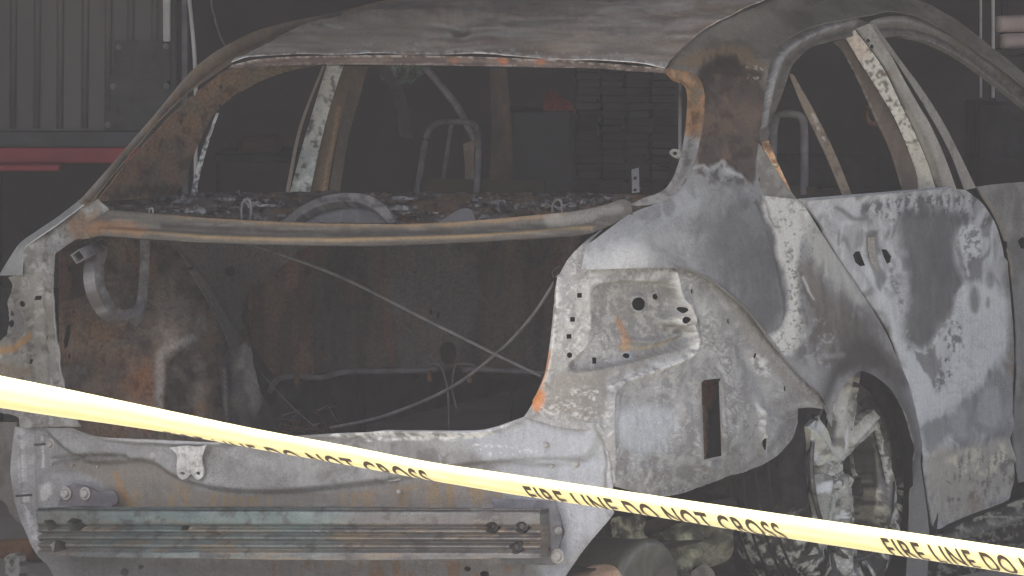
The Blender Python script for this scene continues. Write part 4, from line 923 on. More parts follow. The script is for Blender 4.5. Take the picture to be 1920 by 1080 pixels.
panel("lamp_panel", LP, [(1130, 430, 'y', .17), (1098, 462, 'y', .075), (1056, 500, 'y', .06), (1042, 540, 'y', .03), (1034, 620, 'y', .01), (1000, 755, 'y', .0), (1128, 790, 'y', .02), (1152, 900, 'y', .035), (1090, 508, 'y', .035), (1100, 600, 'y', .05), (1200, 600, 'x', .842), (1200, 510, 'x', .858), (1285, 515, 'x', .895), (1290, 650, 'x', .892), (1200, 680, 'x', .852), (1350, 600, 'x', .918), (1395, 584, 'x', .93), (1436, 637, 'x', .935), (1546, 770, 'x', .94),
       (1250, 800, 'x', .885), (1330, 780, 'x', .905), (1450, 780, 'x', .925), (1482, 828, 'x', .885), (1400, 882, 'x', .86), (1330, 905, 'x', .845), (1240, 930, 'x', .84), (1455, 830, 'x', .915), (1380, 850, 'x', .905), (1310, 880, 'x', .888), (1440, 700, 'x', .935), (1400, 740, 'x', .928), (1170, 860, 'y', .07), (1170, 720, 'x', .84)], car, (124, 124, 125), [
        ('m', (98, 97, 97), 60, 80, 40, 20, .6), ('n', (104, 103, 103), 40, 44, .5, .16, .5), ('n', (142, 142, 143), 22, 26, .58, .12, .5), ('c', (160, 160, 161), 40, 44, 6, .10, .5), ('c', (88, 87, 87), 36, 40, 6, .08, .4),
        ('p', [(1120, 540), (1170, 528), (1250, 532), (1265, 570), (1240, 610), (1290, 620), (1280, 650), (1200, 672), (1150, 640), (1115, 620)], (100, 99, 99), 8, 12, .7), ('n', (140, 139, 138), 11, 11, .58, .1, .5, [(1120, 540), (1260, 530), (1290, 640), (1180, 670), (1110, 620)], 8),
        ('p', [(1060, 690), (1160, 690), (1260, 655), (1140, 700), (1130, 780), (1020, 770)], (108, 104, 98), 8, 10, .7), ('n', (158, 158, 158), 9, 5, .6, .08, .6, [(1060, 735), (1130, 730), (1135, 785), (1010, 770)], 5),
        ('l', [(1148, 730), (1170, 715), (1240, 690), (1290, 665), (1303, 640), (1295, 615), (1265, 600)], (158, 158, 158), 14, 6, 8, .8, 'n'), ('l', [(1262, 510), (1272, 545), (1282, 570), (1296, 610)], (160, 160, 160), 9, 5, 4, .7), ('l', [(1100, 515), (1160, 508), (1200, 520), (1250, 508)], (150, 150, 150), 16, 6, 8, .7, 'n'),
        ('l', [(1176, 606), (1190, 630), (1192, 656)], (138, 102, 70), 12, 6, 8, .75), ('l', [(1180, 650), (1230, 648), (1280, 640)], (136, 120, 86), 5, 3, 5, .6), ('p', circle(1191, 663, 9, 7), (122, 138, 148), 3, 3, .8),
        ('l', [(1050, 530), (1040, 620), (1030, 690), (1010, 745)], (164, 164, 164), 10, 4, 4, .75, 'n'), ('l', [(1030, 660), (1020, 705), (1002, 750)], (150, 104, 68), 10, 5, 3, .95), ('p', [(990, 735), (1020, 735), (1012, 768), (992, 764)], (158, 104, 62), 6, 6, .9),
        ('p', [(1165, 770), (1230, 760), (1270, 780), (1250, 850), (1180, 850)], (138, 143, 150), 18, 10, .75), ('n', (104, 100, 98), 12, 12, .62, .06, .6, [(1150, 850), (1260, 840), (1280, 920), (1160, 900)], 10),
        ('l', [(1420, 760), (1428, 800), (1430, 850)], (164, 164, 164), 8, 4, 4, .7, 'n'), ('p', [(1412, 660), (1440, 665), (1445, 705), (1425, 700)], (166, 166, 166), 6, 6, .8, 'n'), ('p', [(1360, 560), (1400, 600), (1480, 700), (1530, 760), (1490, 740), (1420, 660)], (110, 106, 101), 8, 6, .7),
        ('p', [(1400, 870), (1480, 820), (1500, 770), (1480, 780), (1440, 840)], (94, 92, 92), 8, 8, .6)],
      [('p', [(1116, 548), (1165, 530), (1250, 534), (1270, 575), (1250, 605), (1294, 618), (1290, 646), (1200, 672), (1120, 690), (1066, 690), (1110, 640)], -.030, 5), ('p', circle(1208, 575, 19, 19), .009, 3), ('p', circle(1242, 561, 11, 11), .004, 3), ('p', circle(1278, 590, 17, 26), .014, 4),
       ('l', [(1148, 900), (1146, 800), (1150, 735), (1180, 712), (1240, 690), (1296, 664), (1306, 640), (1296, 612), (1275, 560), (1262, 512)], 11, .014), ('l', [(1050, 520), (1040, 620), (1030, 690), (1002, 752)], 8, .012),
       ('p', [(1166, 740), (1180, 728), (1250, 705), (1272, 715), (1262, 860), (1170, 860)], -.008, 6), ('p', [(1303, 710), (1350, 702), (1360, 860), (1312, 868)], .006, 4), ('p', circle(1195, 790, 6), .004, 3), ('p', circle(1247, 790, 6), .004, 3), ('p', circle(1200, 862, 12), .005, 4), ('p', circle(1250, 855, 12), .005, 4), ('b', 1285, 770, 14, .008),
       ('l', [(1300, 545), (1318, 620), (1300, 690)], 16, -.006), ('l', [(1429, 770), (1430, 850)], 10, .012), ('l', [(1385, 640), (1430, 720), (1470, 790)], 30, -.010), ('n', 22, 22, .007), ('l', [(1190, 636), (1240, 640), (1290, 628)], 10, .010)],
      lamp_holes, 2.7, .003, seed=11)
panel("inner_brace", [(1296, 690, 1), (1372, 690, 1), (1372, 880, 1), (1296, 880, 1)], [(1296, 690, 'x', .80), (1372, 690, 'x', .83), (1372, 880, 'x', .83), (1296, 880, 'x', .80)], car, (66, 64, 64), [('p', [(1300, 690), (1346, 690), (1340, 740), (1330, 770), (1328, 830), (1312, 880), (1300, 880)], (112, 84, 66), 3, 6, .95), ('l', [(1320, 760), (1322, 870)], (132, 116, 100), 4, 3, 5, .7)], (), (), 5, .004, "burnt_rough", gain=3)
panel("lamp_cavity_shade", [(1040, 520, 1), (1320, 520, 1), (1320, 700, 1), (1040, 700, 1)], [(1040, 520, 'y', .16), (1320, 520, 'x', .80), (1320, 700, 'x', .80), (1040, 700, 'y', .16)], car, (48, 46, 46), (), (), (), 30, .004, "burnt_rough")  # near-black sheet standing in for the shade behind the holes
panel("far_cavity_shade", [(-20, 540, 1), (108, 540, 1), (108, 700, 1), (-20, 700, 1)], [(-20, 540, 'y', .2), (108, 540, 'y', .12), (108, 700, 'y', .12), (-20, 700, 'y', .2)], car, (48, 46, 46), (), (), (), 30, .004, "burnt_rough")  # same near-black stand-in for shade, far side
# lower back panel
BP = [(152, 800, 1), (185, 812), (230, 818), (420, 826), (480, 822), (640, 811), (700, 808), (735, 804, 1), (900, 804), (938, 797), (964, 788), (988, 779, 1), (1060, 787), (1128, 790, 1), (1134, 805), (1146, 850), (1152, 905), (1152, 962, 1), (1140, 978), (1100, 1026), (1062, 1078), (1040, 1110, 1), (110, 1110, 1), (92, 1066), (66, 1036), (40, 980), (26, 930), (20, 880), (28, 800, 1)]
bkp = panel("back_panel", BP, [(36, 800, 'y', .04), (45, 950, 'y', .04), (152, 800, 'y', .01), (590, 810, 'y', .0), (590, 900, 'y', -.01), (590, 1090, 'y', .03), (990, 762, 'y', .0), (1128, 790, 'y', .02), (1150, 950, 'y', .04), (1060, 1080, 'y', .03), (110, 1100, 'y', .04), (300, 880, 'y', .0), (900, 900, 'y', .0)],
      car, (126, 126, 128), [
        ('n', (108, 106, 106), 60, 40, .5, .12, .7), ('n', (144, 144, 147), 50, 30, .58, .12, .6), ('c', (96, 95, 96), 60, 40, 6, .09, .35),
        ('p', [(860, 800), (1128, 792), (1150, 950), (1100, 1020), (1020, 1090), (960, 900)], (142, 146, 156), 30, 16, .8),
        ('p', [(120, 865), (260, 855), (320, 885), (400, 918), (560, 926), (740, 905), (900, 890), (930, 945), (600, 950), (200, 950), (200, 910)], (116, 110, 104), 6, 6, .85),
        ('n', (138, 114, 80), 16, 90, .56, .1, .7, [(210, 900), (300, 900), (420, 925), (600, 930), (900, 895), (930, 950), (220, 950)], 6), ('l', [(215, 890), (232, 920), (245, 950)], (146, 112, 70), 8, 5, 4, .8),
        ('n', (96, 92, 92), 20, 26, .6, .06, .6, [(640, 820), (900, 850), (900, 900), (640, 900)], 16), ('p', [(100, 868), (180, 852), (260, 856), (180, 864)], (90, 86, 84), 6, 5, .7),
        ('l', [(150, 800), (185, 816), (230, 822), (420, 828)], (160, 160, 162), 7, 4, 4, .7), ('l', [(640, 815), (735, 812), (900, 812), (945, 800), (985, 770)], (186, 187, 188), 10, 4, 4, .95, 'n'), ('l', [(700, 822), (850, 820), (930, 808)], (192, 192, 193), 5, 3, 4, .9, 'n'), ('n', (188, 188, 190), 7, 4, .63, .04, .8, [(900, 830), (1020, 838), (1020, 850), (900, 846)], 4),
        ('l', [(1130, 795), (1142, 850), (1144, 930)], (158, 160, 162), 12, 6, 5, .8, 'n'), ('l', [(1122, 792), (1136, 850), (1138, 920)], (104, 100, 96), 7, 3, 4, .6), ('l', [(40, 800), (44, 900), (52, 960), (70, 1030)], (162, 162, 164), 12, 5, 5, .7, 'n'), ('l', [(78, 820), (80, 880)], (176, 176, 178), 4, 2, 3, .8, 'n'),
        ('p', [(60, 1040), (400, 1056), (1000, 1060), (1000, 1110), (100, 1110)], (106, 104, 104), 8, 6, .7), ('n', (124, 92, 64), 14, 60, .6, .06, .6, [(500, 1056), (960, 1056), (960, 1110), (500, 1110)], 8), ('p', circle(85, 925, 12, 18), (162, 161, 160), 5, 5, .7)],
      [('p', [(100, 780), (160, 860), (280, 862), (330, 890), (400, 912), (520, 920), (660, 908), (760, 895), (900, 868), (1100, 858), (1100, 740)], .020, 8), ('l', [(100, 862), (180, 854), (240, 856)], 10, -.012), ('l', [(150, 800), (230, 820), (420, 828), (640, 815), (735, 808), (900, 808), (945, 799), (985, 784)], 9, .012), ('p', [(1040, 880), (1148, 880), (1140, 980), (1030, 1100), (980, 1100), (1010, 960)], .010, 10),
       ('l', [(1130, 795), (1144, 870), (1146, 960)], 9, .008), ('l', [(60, 800), (64, 950)], 8, -.008), ('l', [(42, 800), (46, 940)], 6, .008), ('l', [(860, 876), (1000, 862), (1090, 862)], 12, -.008), ('b', 480, 870, 60, .006), ('n', 40, 40, .006), ('p', circle(85, 925, 10, 16), .006, 4)],
      [circle(876, 1067, 7, 5, 10), circle(908, 1076, 9, 6, 12), circle(264, 1063, 5, 4, 10), circle(233, 1072, 8, 7, 12), circle(180, 814, 2, 3, 8)], 3.4, .003, gain=1.85, seed=12)
for u, v in ((95, 832), (60, 928)):
    p = at(u, v, 'y', .02); tube("stud", [p, p + Vector((-.028, -.03, 0))], .0032, "dark_steel", bkp, 6)
for u, v, r_ in ((95, 832, .009), (290, 854, .010), (640, 889, .011), (779, 856, .009), (1026, 834, .006), (578, 890, .011), (100, 870, .003), (140, 872, .003), (186, 874, .003), (751, 921, .006), (1083, 870, .008), (1037, 874, .005)):
    bolt(at(u, v, 'y', -.012), (0, -1, 0), r_, bkp, "stud_base", "bolt_zinc", .010, r_ > .008)
# latch striker bracket on the back panel
panel("latch_bracket", [(318, 840, 1), (348, 836), (372, 838), (386, 834, 1), (382, 846), (378, 860), (380, 876), (382, 890), (374, 899), (366, 897), (358, 889), (350, 897), (340, 899), (333, 891), (331, 876), (332, 856), (326, 846)], [(318, 840, 'y', -.05), (386, 834, 'y', -.05), (358, 870, 'y', -.045), (340, 898, 'y', -.03), (374, 898, 'y', -.03)], car, (158, 158, 158), [('p', [(328, 880), (384, 878), (384, 900), (330, 900)], (196, 196, 197), 4, 3, .9), ('n', (120, 118, 118), 10, 14, .58, .08, .6)], [('l', [(352, 850), (354, 880)], 8, .006)], [circle(342, 888, 5, 3.5, 10), circle(371, 888, 4.5, 4, 10)], 3, .005)
panel("latch_seat", [(700, 890, 1), (712, 884), (726, 892), (740, 884), (752, 890), (748, 900), (730, 902), (706, 900)], [(700, 890, 'y', -.015), (750, 892, 'y', -.015), (726, 902, 'y', -.012)], car, (132, 130, 128), [('n', (84, 80, 78), 8, 8, .55, .08, .8)], (), [circle(716, 893, 4, 3, 8), circle(738, 893, 4, 3, 8)], 3, .004)
# bumper beam
beam = panel("bumper_beam", [(68, 952, 1), (300, 951), (640, 951), (1012, 955, 1), (1013, 1046, 1), (640, 1050), (300, 1046), (70, 1042, 1)], [(68, 990, 'y', -.065), (300, 1000, 'y', -.115), (540, 1000, 'y', -.13), (780, 1000, 'y', -.115), (1013, 1000, 'y', -.07)], car, (114, 118, 118), [
        ('n', (94, 99, 99), 60, 30, .5, .12, .7), ('n', (138, 145, 143), 40, 12, .58, .08, .6), ('p', [(60, 940), (640, 940), (600, 1000), (60, 1000)], (104, 124, 124), 40, 20, .55), ('p', [(700, 940), (1030, 940), (1030, 1060), (640, 1060)], (110, 105, 105), 60, 20, .8), ('n', (138, 122, 104), 60, 8, .6, .06, .7, [(60, 985), (1020, 985), (1020, 1050), (60, 1045)], 6), ('n', (90, 84, 84), 20, 16, .62, .06, .6), ('p', [(60, 960), (150, 960), (150, 1044), (60, 1044)], (122, 112, 100), 20, 14, .4),
        ('l', [(60, 955), (1020, 958)], (62, 60, 64), 5, 2, 2, .7)],
      [('l', [(60, 988), (1020, 990)], 6, -.018), ('l', [(60, 1001), (1020, 1004)], 6, -.020), ('l', [(60, 1015), (1020, 1018)], 7, -.022), ('l', [(60, 1029), (1020, 1032)], 6, -.016), ('l', [(60, 953), (1020, 956)], 5, -.008)],
      [[(126, 978), (136, 971), (152, 974), (156, 986), (150, 995), (130, 996)], [(82, 976, 1), (98, 974), (104, 988), (92, 996, 1)], [(94, 1014), (106, 1012), (118, 1018), (118, 1030), (100, 1036)], rect(345, 990, 15, 9), circle(922, 990, 13, 12, 14), circle(978, 990, 13, 12, 14), circle(967, 1027, 13, 12, 14)], 3, .05, "bare_steel", gain=1.7, seed=13)
for u, v in ((927, 986), (983, 986), (972, 1024), (140, 986), (106, 1026)):
    bolt(at(u, v, 'y', -.032), (0, -1, .1), .0075, beam, "beam_bolt", "bolt_zinc", .012)
bkt1 = panel("beam_bracket", [(108, 948, 1), (124, 912), (150, 909), (172, 916), (180, 921), (210, 920), (220, 930), (218, 944), (208, 950, 1)], [(110, 948, 'y', -.03), (215, 940, 'y', -.03), (150, 912, 'y', -.028)], car, (86, 84, 88), [('n', (100, 98, 102), 20, 14, .5, .1, .6)], (), [], 4, .008)
for u, v in ((124, 925), (160, 925)):
    bolt(at(u, v, 'y', -.033), (0, -1, .1), .011, bkt1, "bolt", "bolt_zinc", .010)
bkt2 = panel("beam_bracket", [(922, 935, 1), (1040, 940, 1), (1052, 980), (1056, 1000), (1048, 1025), (1056, 1042), (1050, 1056), (1036, 1060, 1), (940, 1058, 1)], [(922, 935, 'y', -.02), (1050, 1000, 'y', -.01), (940, 1058, 'y', -.015), (1040, 1056, 'y', -.01)], car, (100, 100, 106), [('n', (84, 83, 88), 24, 24, .5, .1, .6), ('l', [(1050, 965), (1055, 1000), (1048, 1025)], (66, 64, 66), 3, 2, 2, .8)], (), [], 4, .006)
bolt(at(1046, 1043, 'y', -.013), (0, -1, .1), .012, bkt2, "bolt", "bolt_zinc", .010)
bolt(at(1048, 995, 'y', -.013), (0, -1, .1), .006, bkt2, "bolt", "bolt_zinc", .010)

# --- doors on the near side
DP = [(1500, 377, 1), (1540, 375), (1607, 368), (1700, 360), (1775, 353), (1812, 356, 1), (1841, 380), (1865, 418), (1876, 450), (1884, 490), (1891, 558), (1896, 640), (1898, 700), (1893, 777), (1891, 823), (1900, 862), (1904, 893), (1898, 920, 1), (1890, 938), (1817, 967), (1778, 983), (1760, 992), (1748, 984), (1740.8, 940, 1), (1734.8, 893), (1722.8, 808), (1708.8, 745), (1693.8, 693), (1677.8, 647), (1654.8, 600), (1627.8, 560), (1594.8, 510), (1560.8, 460), (1530.8, 411)]
DC = [(1500, 377, 'x', .895), (1620, 368, 'x', .893), (1775, 354, 'x', .888), (1815, 357, 'x', .886), (1876, 450, 'x', .905), (1891, 558, 'x', .918), (1898, 700, 'x', .926), (1893, 823, 'x', .93), (1902, 893, 'x', .922), (1820, 966, 'x', .905), (1760, 990, 'x', .91), (1738, 930, 'x', .944), (1700, 720, 'x', .943), (1593, 510, 'x', .918), (1720, 480, 'x', .918), (1800, 600, 'x', .938), (1790, 750, 'x', .942), (1800, 880, 'x', .944), (1620, 440, 'x', .912)]
rdoor = panel("rear_door", DP, DC, car, (140, 140, 142), [
        ('m', (100, 99, 100), 70, 150, 60, 22, .75), ('m', (158, 158, 160), 46, 120, 50, 26, .45),
        ('p', [(1690, 400), (1726, 392), (1779, 393), (1812, 412), (1806, 428), (1795, 444), (1792, 481), (1806, 532), (1796, 558), (1789, 587), (1774, 606), (1751, 640), (1735, 658), (1708, 648), (1698, 611), (1702, 573), (1704, 504), (1698, 469)], (86, 85, 86), 12, 9, .95),
        ('n', (98, 97, 97), 22, 90, .54, .16, .6, [(1700, 400), (1790, 400), (1790, 580), (1720, 650), (1700, 560)], 6),
        ('p', [(1812, 486), (1840, 482), (1842, 528), (1828, 540), (1812, 528)], (98, 97, 98), 4, 5, .85), ('p', [(1800, 430), (1820, 420), (1838, 432), (1838, 480), (1812, 484), (1802, 470)], (158, 158, 158), 4, 6, .8), ('n', (94, 93, 93), 6, 7, .58, .05, .8, [(1800, 430), (1838, 430), (1838, 500), (1805, 480)], 5),
        ('n', (84, 82, 83), 7, 18, .56, .05, .85, [(1620, 378), (1860, 362), (1850, 425), (1760, 415), (1640, 410)], 8),
        ('p', [(1794, 560), (1812, 536), (1848, 528), (1886, 556), (1890, 640), (1862, 690), (1834, 722), (1800, 752), (1762, 776), (1738, 782), (1722, 764), (1714, 700), (1710, 656), (1734, 664), (1746, 700), (1752, 730), (1770, 716), (1778, 660), (1784, 604)], (156, 157, 159), 13, 10, .9),
        ('p', [(1700, 612), (1712, 650), (1736, 660), (1752, 640), (1760, 690), (1752, 728), (1742, 700), (1728, 690), (1718, 672)], (96, 95, 96), 3, 5, .8),
        ('n', (96, 95, 96), 5, 13, .55, .05, .9, [(1778, 598), (1806, 620), (1796, 690), (1762, 735), (1756, 700), (1772, 650)], 5),
        ('l', [(1812, 488), (1812, 530), (1797, 556), (1790, 588), (1774, 608), (1752, 642)], (172, 172, 172), 5, 3, 5, .6, 'n'), ('l', [(1700, 614), (1710, 650), (1735, 661), (1752, 642)], (166, 166, 166), 5, 3, 5, .5, 'n'),
        ('p', circle(1826, 560, 9, 26), (100, 99, 100), 5, 3, .85), ('p', circle(1852, 568, 4, 11), (108, 107, 108), 4, 2, .8), ('p', circle(1856, 525, 9, 16), (104, 103, 104), 5, 3, .7), ('p', circle(1664, 628, 6, 18), (92, 91, 91), 4, 3, .8), ('p', circle(1828, 752, 5, 14), (84, 83, 83), 3, 2, .8), ('p', circle(1857, 703, 4, 11), (88, 87, 87), 3, 2, .8),
        ('p', [(1615, 430), (1640, 430), (1648, 500), (1660, 560), (1690, 640), (1720, 700), (1725, 760), (1745, 800), (1720, 800), (1700, 700), (1660, 600), (1630, 530)], (156, 157, 159), 8, 8, .8), ('p', [(1610, 440), (1625, 430), (1632, 460), (1615, 465)], (112, 111, 112), 5, 4, .8), ('p', [(1628, 438), (1650, 430), (1660, 468), (1645, 480), (1640, 450)], (92, 91, 92), 4, 4, .8), ('p', [(1632, 480), (1660, 500), (1665, 520), (1648, 540), (1640, 510)], (96, 95, 96), 4, 6, .75),
        ('l', [(1665, 470), (1680, 520), (1690, 560), (1700, 590)], (94, 92, 93), 10, 5, 10, .8, 'n'), ('l', [(1570, 390), (1605, 410), (1625, 408), (1618, 396)], (96, 95, 96), 8, 4, 4, .8),
        ('p', [(1880, 480), (1900, 540), (1905, 720), (1880, 760), (1890, 640)], (86, 84, 83), 8, 6, .8), ('l', [(1895, 630), (1893, 700)], (110, 102, 90), 8, 4, 4, .6, 'n'),
        ('p', [(1728, 800), (1740, 792), (1764, 786), (1800, 762), (1870, 700), (1892, 720), (1890, 830), (1862, 812), (1850, 826), (1828, 806), (1806, 838), (1780, 812), (1750, 846), (1735, 846)], (108, 108, 110), 6, 8, .85), ('p', [(1840, 740), (1868, 725), (1876, 770), (1856, 800), (1836, 790)], (136, 136, 138), 6, 5, .6), ('p', [(1780, 780), (1808, 770), (1806, 820), (1786, 810)], (130, 130, 132), 6, 5, .6), ('p', [(1735, 850), (1820, 840), (1895, 830), (1905, 890), (1890, 930), (1760, 985), (1745, 940)], (138, 132, 122), 12, 10, .85), ('n', (164, 158, 138), 14, 24, .56, .07, .8, [(1780, 855), (1880, 830), (1890, 880), (1780, 890)], 10), ('n', (90, 86, 82), 6, 14, .6, .05, .7, [(1790, 860), (1900, 850), (1900, 920), (1780, 960)], 8), ('n', (150, 146, 138), 5, 30, .58, .06, .6, [(1740, 920), (1890, 920), (1800, 970), (1750, 985)], 6), ('p', circle(1828, 945, 14, 22), (122, 104, 92), 10, 8, .5),
        ('c', (104, 103, 104), 46, 90, 5, .10, .3, [(1600, 380), (1690, 380), (1690, 480), (1720, 760), (1660, 560)]), ('c', (120, 120, 122), 60, 60, 5, .12, .35, [(1800, 560), (1880, 560), (1880, 780), (1760, 800)]),
        ('l', [(1507, 380), (1530, 412), (1593, 512), (1653, 602), (1692, 694), (1721, 808)], (86, 84, 84), 5, 2, 1, .6)],
      [('l', [(1543, 440), (1600, 520), (1660, 620), (1700, 720)], 16, -.006), ('b', 1638, 470, 26, -.014), ('l', [(1500, 378), (1620, 369), (1780, 355)], 8, .006), ('p', [(1600, 422), (1690, 415), (1690, 520), (1650, 540), (1610, 500)], -.005, 10), ('n', 70, 90, .008), ('l', [(1884, 490), (1896, 640), (1893, 777), (1900, 862)], 10, .008), ('l', [(1740, 850), (1890, 800)], 30, .008), ('n', 16, 24, .0025)],
      [[(1604, 478), (1612, 471), (1626, 470, 1), (1632, 497, 1), (1618, 499), (1607, 492)], [(1661, 466), (1670, 467), (1678, 480), (1676, 490), (1668, 495), (1663, 480)]], 2.8, .004, seed=14)
strip("handle_pivot", [(1626, 445), (1628, 470), (1634, 500)], [(1640, 445), (1642, 470), (1650, 512)], [(1633, 445, 'x', .913), (1640, 505, 'x', .911)], (112, 110, 108), [('n', (104, 100, 96), 8, 8, .55, .08, .7)], .01, parent=rdoor)
strip("rear_door_sill_lip", [(1505, 372), (1607, 364), (1700, 356), (1778, 350)], [(1505, 378), (1607, 371), (1700, 363), (1778, 356)], [(1505, 375, 'x', .885), (1607, 368, 'x', .884), (1778, 353, 'x', .878)], (140, 139, 139), [('n', (110, 108, 108), 30, 6, .55, .08, .6)], .012, parent=rdoor)
panel("front_door", [(1832, 350, 1), (1870, 345), (1925, 341), (2200, 330, 1), (2230, 600, 1), (2230, 850, 1), (1912, 905, 1), (1906, 860), (1900, 820), (1902, 770), (1907, 700), (1906, 620), (1900, 540), (1892, 480), (1880, 440), (1862, 400)], [(1832, 350, 'x', .885), (1925, 341, 'x', .885), (2200, 330, 'x', .86), (2230, 850, 'x', .92), (1912, 900, 'x', .93), (1905, 650, 'x', .93), (1990, 600, 'x', .935), (1885, 440, 'x', .908)], car, (106, 104, 103), [('n', (88, 86, 84), 30, 60, .5, .1, .8), ('n', (126, 122, 116), 16, 50, .6, .08, .6), ('l', [(1840, 360), (1880, 430), (1898, 520)], (120, 110, 96), 6, 4, 4, .6)], [('n', 40, 60, .006)], [circle(1886, 461, 5, 10, 12), [(1908, 452), (1916, 444), (1940, 446, 1), (1940, 468, 1), (1914, 466)]], 5, .004, seed=15)
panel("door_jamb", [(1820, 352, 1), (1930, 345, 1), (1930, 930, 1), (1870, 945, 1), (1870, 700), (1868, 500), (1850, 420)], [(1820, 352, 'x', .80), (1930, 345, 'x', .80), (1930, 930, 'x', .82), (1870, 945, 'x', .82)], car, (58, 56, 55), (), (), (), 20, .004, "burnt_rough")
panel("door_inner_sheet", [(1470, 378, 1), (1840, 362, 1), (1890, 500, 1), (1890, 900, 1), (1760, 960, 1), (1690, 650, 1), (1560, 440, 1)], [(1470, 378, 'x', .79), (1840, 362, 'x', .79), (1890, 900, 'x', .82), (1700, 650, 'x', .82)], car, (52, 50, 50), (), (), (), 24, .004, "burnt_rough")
# rocker
panel("rocker", [(1735, 1003, 1), (1762, 1001), (1800, 984), (1860, 958), (1930, 932), (2100, 880, 1), (2100, 1000, 1), (1930, 1062), (1850, 1110, 1), (1740, 1110, 1)], [(1735, 1005, 'x', .90), (1860, 960, 'x', .90), (2100, 890, 'x', .90), (2100, 1000, 'x', .87), (1850, 1100, 'x', .84), (1900, 1000, 'x', .91), (1740, 1100, 'x', .86)], car, (70, 68, 66), [('n', (140, 138, 124), 16, 10, .56, .05, .8, [(1740, 1000), (1930, 930), (1930, 965), (1760, 1030)], 6), ('n', (120, 118, 108), 12, 8, .6, .05, .7), ('l', [(1780, 1010), (1850, 985), (1930, 955)], (96, 95, 92), 16, 6, 6, .6)], [('l', [(1770, 1020), (1850, 990), (1930, 960)], 14, .014), ('n', 16, 16, .012)], (), 4, .004, "burnt_rough", seed=16)

# --- side window frames and pillars
panel("rear_door_frame", [(1424, 265, 1), (1425, 225), (1433, 165), (1447, 108), (1467, 77), (1520, 50), (1598, 30, 1), (1630, 44, 1), (1602, 66), (1577, 73), (1557, 78), (1523, 88), (1500, 107), (1484, 127), (1473, 160), (1457, 207), (1440, 262, 1)], [(1426, 240, 'x', .80), (1434, 165, 'x', .76), (1450, 105, 'x', .725), (1520, 52, 'x', .695), (1600, 34, 'x', .675), (1600, 64, 'x', .68), (1523, 86, 'x', .71), (1473, 160, 'x', .755), (1445, 250, 'x', .80)], car, (90, 87, 84), [('l', [(1431, 235), (1440, 180), (1456, 120), (1486, 84), (1540, 58), (1598, 40)], (126, 125, 126), 12, 6, 3, .85), ('l', [(1427, 240), (1436, 180), (1449, 128), (1462, 100)], (148, 147, 146), 3, 2, 1, .8), ('l', [(1455, 207), (1472, 158), (1484, 126), (1522, 88), (1575, 72)], (110, 104, 98), 4, 2, 2, .6), ('n', (74, 71, 69), 20, 24, .56, .08, .7)], [('l', [(1431, 235), (1440, 180), (1456, 120), (1486, 84), (1540, 58), (1598, 40)], 12, .012), ('l', [(1445, 235), (1460, 175), (1480, 118), (1530, 76), (1590, 55)], 10, -.010)], (), 4, .012)
strip("glass_divider_bar", [(1479, 138), (1503, 197), (1543, 280), (1580, 367)], [(1488, 140), (1533, 220), (1570, 297), (1597, 365)], [(1484, 140, 'x', .75), (1590, 366, 'x', .865), (1535, 250, 'x', .805)], (98, 90, 82), [('n', (80, 76, 72), 8, 20, .55, .08, .7), ('l', [(1524, 215), (1545, 262)], (140, 138, 136), 4, 2, 2, .7, 'n')], .012)
strip("centre_pillar_inner", [(1563, 80), (1582, 100), (1613, 160), (1640, 220), (1667, 280), (1693, 360)], [(1584, 70), (1613, 117), (1647, 170), (1683, 233), (1717, 320), (1722, 358)], [(1575, 76, 'x', .64), (1630, 165, 'x', .70), (1705, 358, 'x', .82)], (92, 84, 78), [('n', (80, 76, 72), 16, 60, .5, .1, .7), ('l', [(1585, 104), (1640, 222), (1692, 356)], (128, 122, 114), 3, 1.5, 1, .6, 'n')], .02)
strip("centre_pillar_face", [(1584, 68), (1613, 117), (1647, 170), (1683, 233), (1717, 320), (1722, 358)], [(1603, 56), (1654, 125), (1691, 200), (1709, 236), (1738, 302), (1755, 356)], [(1594, 62, 'x', .675), (1650, 150, 'x', .74), (1738, 356, 'x', .85)], (152, 148, 140), [('n', (86, 80, 76), 6, 7, .58, .04, .9), ('p', [(1700, 280), (1750, 280), (1760, 360), (1715, 360)], (140, 136, 124), 10, 8, .7), ('p', [(1580, 60), (1610, 60), (1630, 100), (1605, 105)], (150, 134, 122), 8, 6, .7)], .015, gain=2.4)
strip("centre_pillar_outer", [(1604, 54), (1655, 124), (1692, 199), (1710, 235), (1739, 301), (1756, 355)], [(1630, 44), (1668, 100), (1696, 151), (1727, 205), (1744, 233), (1771, 293), (1794, 356)], [(1615, 50, 'x', .69), (1675, 150, 'x', .755), (1775, 355, 'x', .872)], (122, 119, 114), [('n', (104, 100, 96), 14, 40, .5, .1, .6), ('l', [(1605, 56), (1656, 126), (1693, 200), (1740, 303), (1757, 355)], (90, 86, 84), 4, 1.5, 1, .8), ('l', [(1700, 210), (1730, 280), (1752, 330)], (140, 132, 118), 10, 5, 4, .6), ('p', circle(1666, 138, 5, 8), (110, 86, 72), 3, 2, .7), ('p', [(1612, 66), (1634, 90), (1650, 120), (1640, 118), (1620, 88)], (150, 146, 138), 4, 4, .7)], .012, gain=2.4, rel=[('l', [(1625, 70), (1690, 170), (1745, 270), (1770, 350)], 14, .010)], holes=[circle(1627, 76, 4, 4, 8), circle(1634, 87, 3.6, 4.4, 8)])
strip("front_door_rear_frame", [(1628, 44), (1668, 98), (1709, 160), (1753, 233), (1784, 293), (1808, 357)], [(1640, 44), (1665, 80), (1694, 120), (1724, 160), (1762, 218), (1793, 276), (1830, 352)], [(1634, 46, 'x', .675), (1715, 160, 'x', .76), (1820, 355, 'x', .885)], (116, 114, 111), [('n', (100, 97, 94), 14, 40, .5, .1, .6), ('n', (84, 80, 78), 10, 30, .64, .05, .6)], .015, gain=2.4)
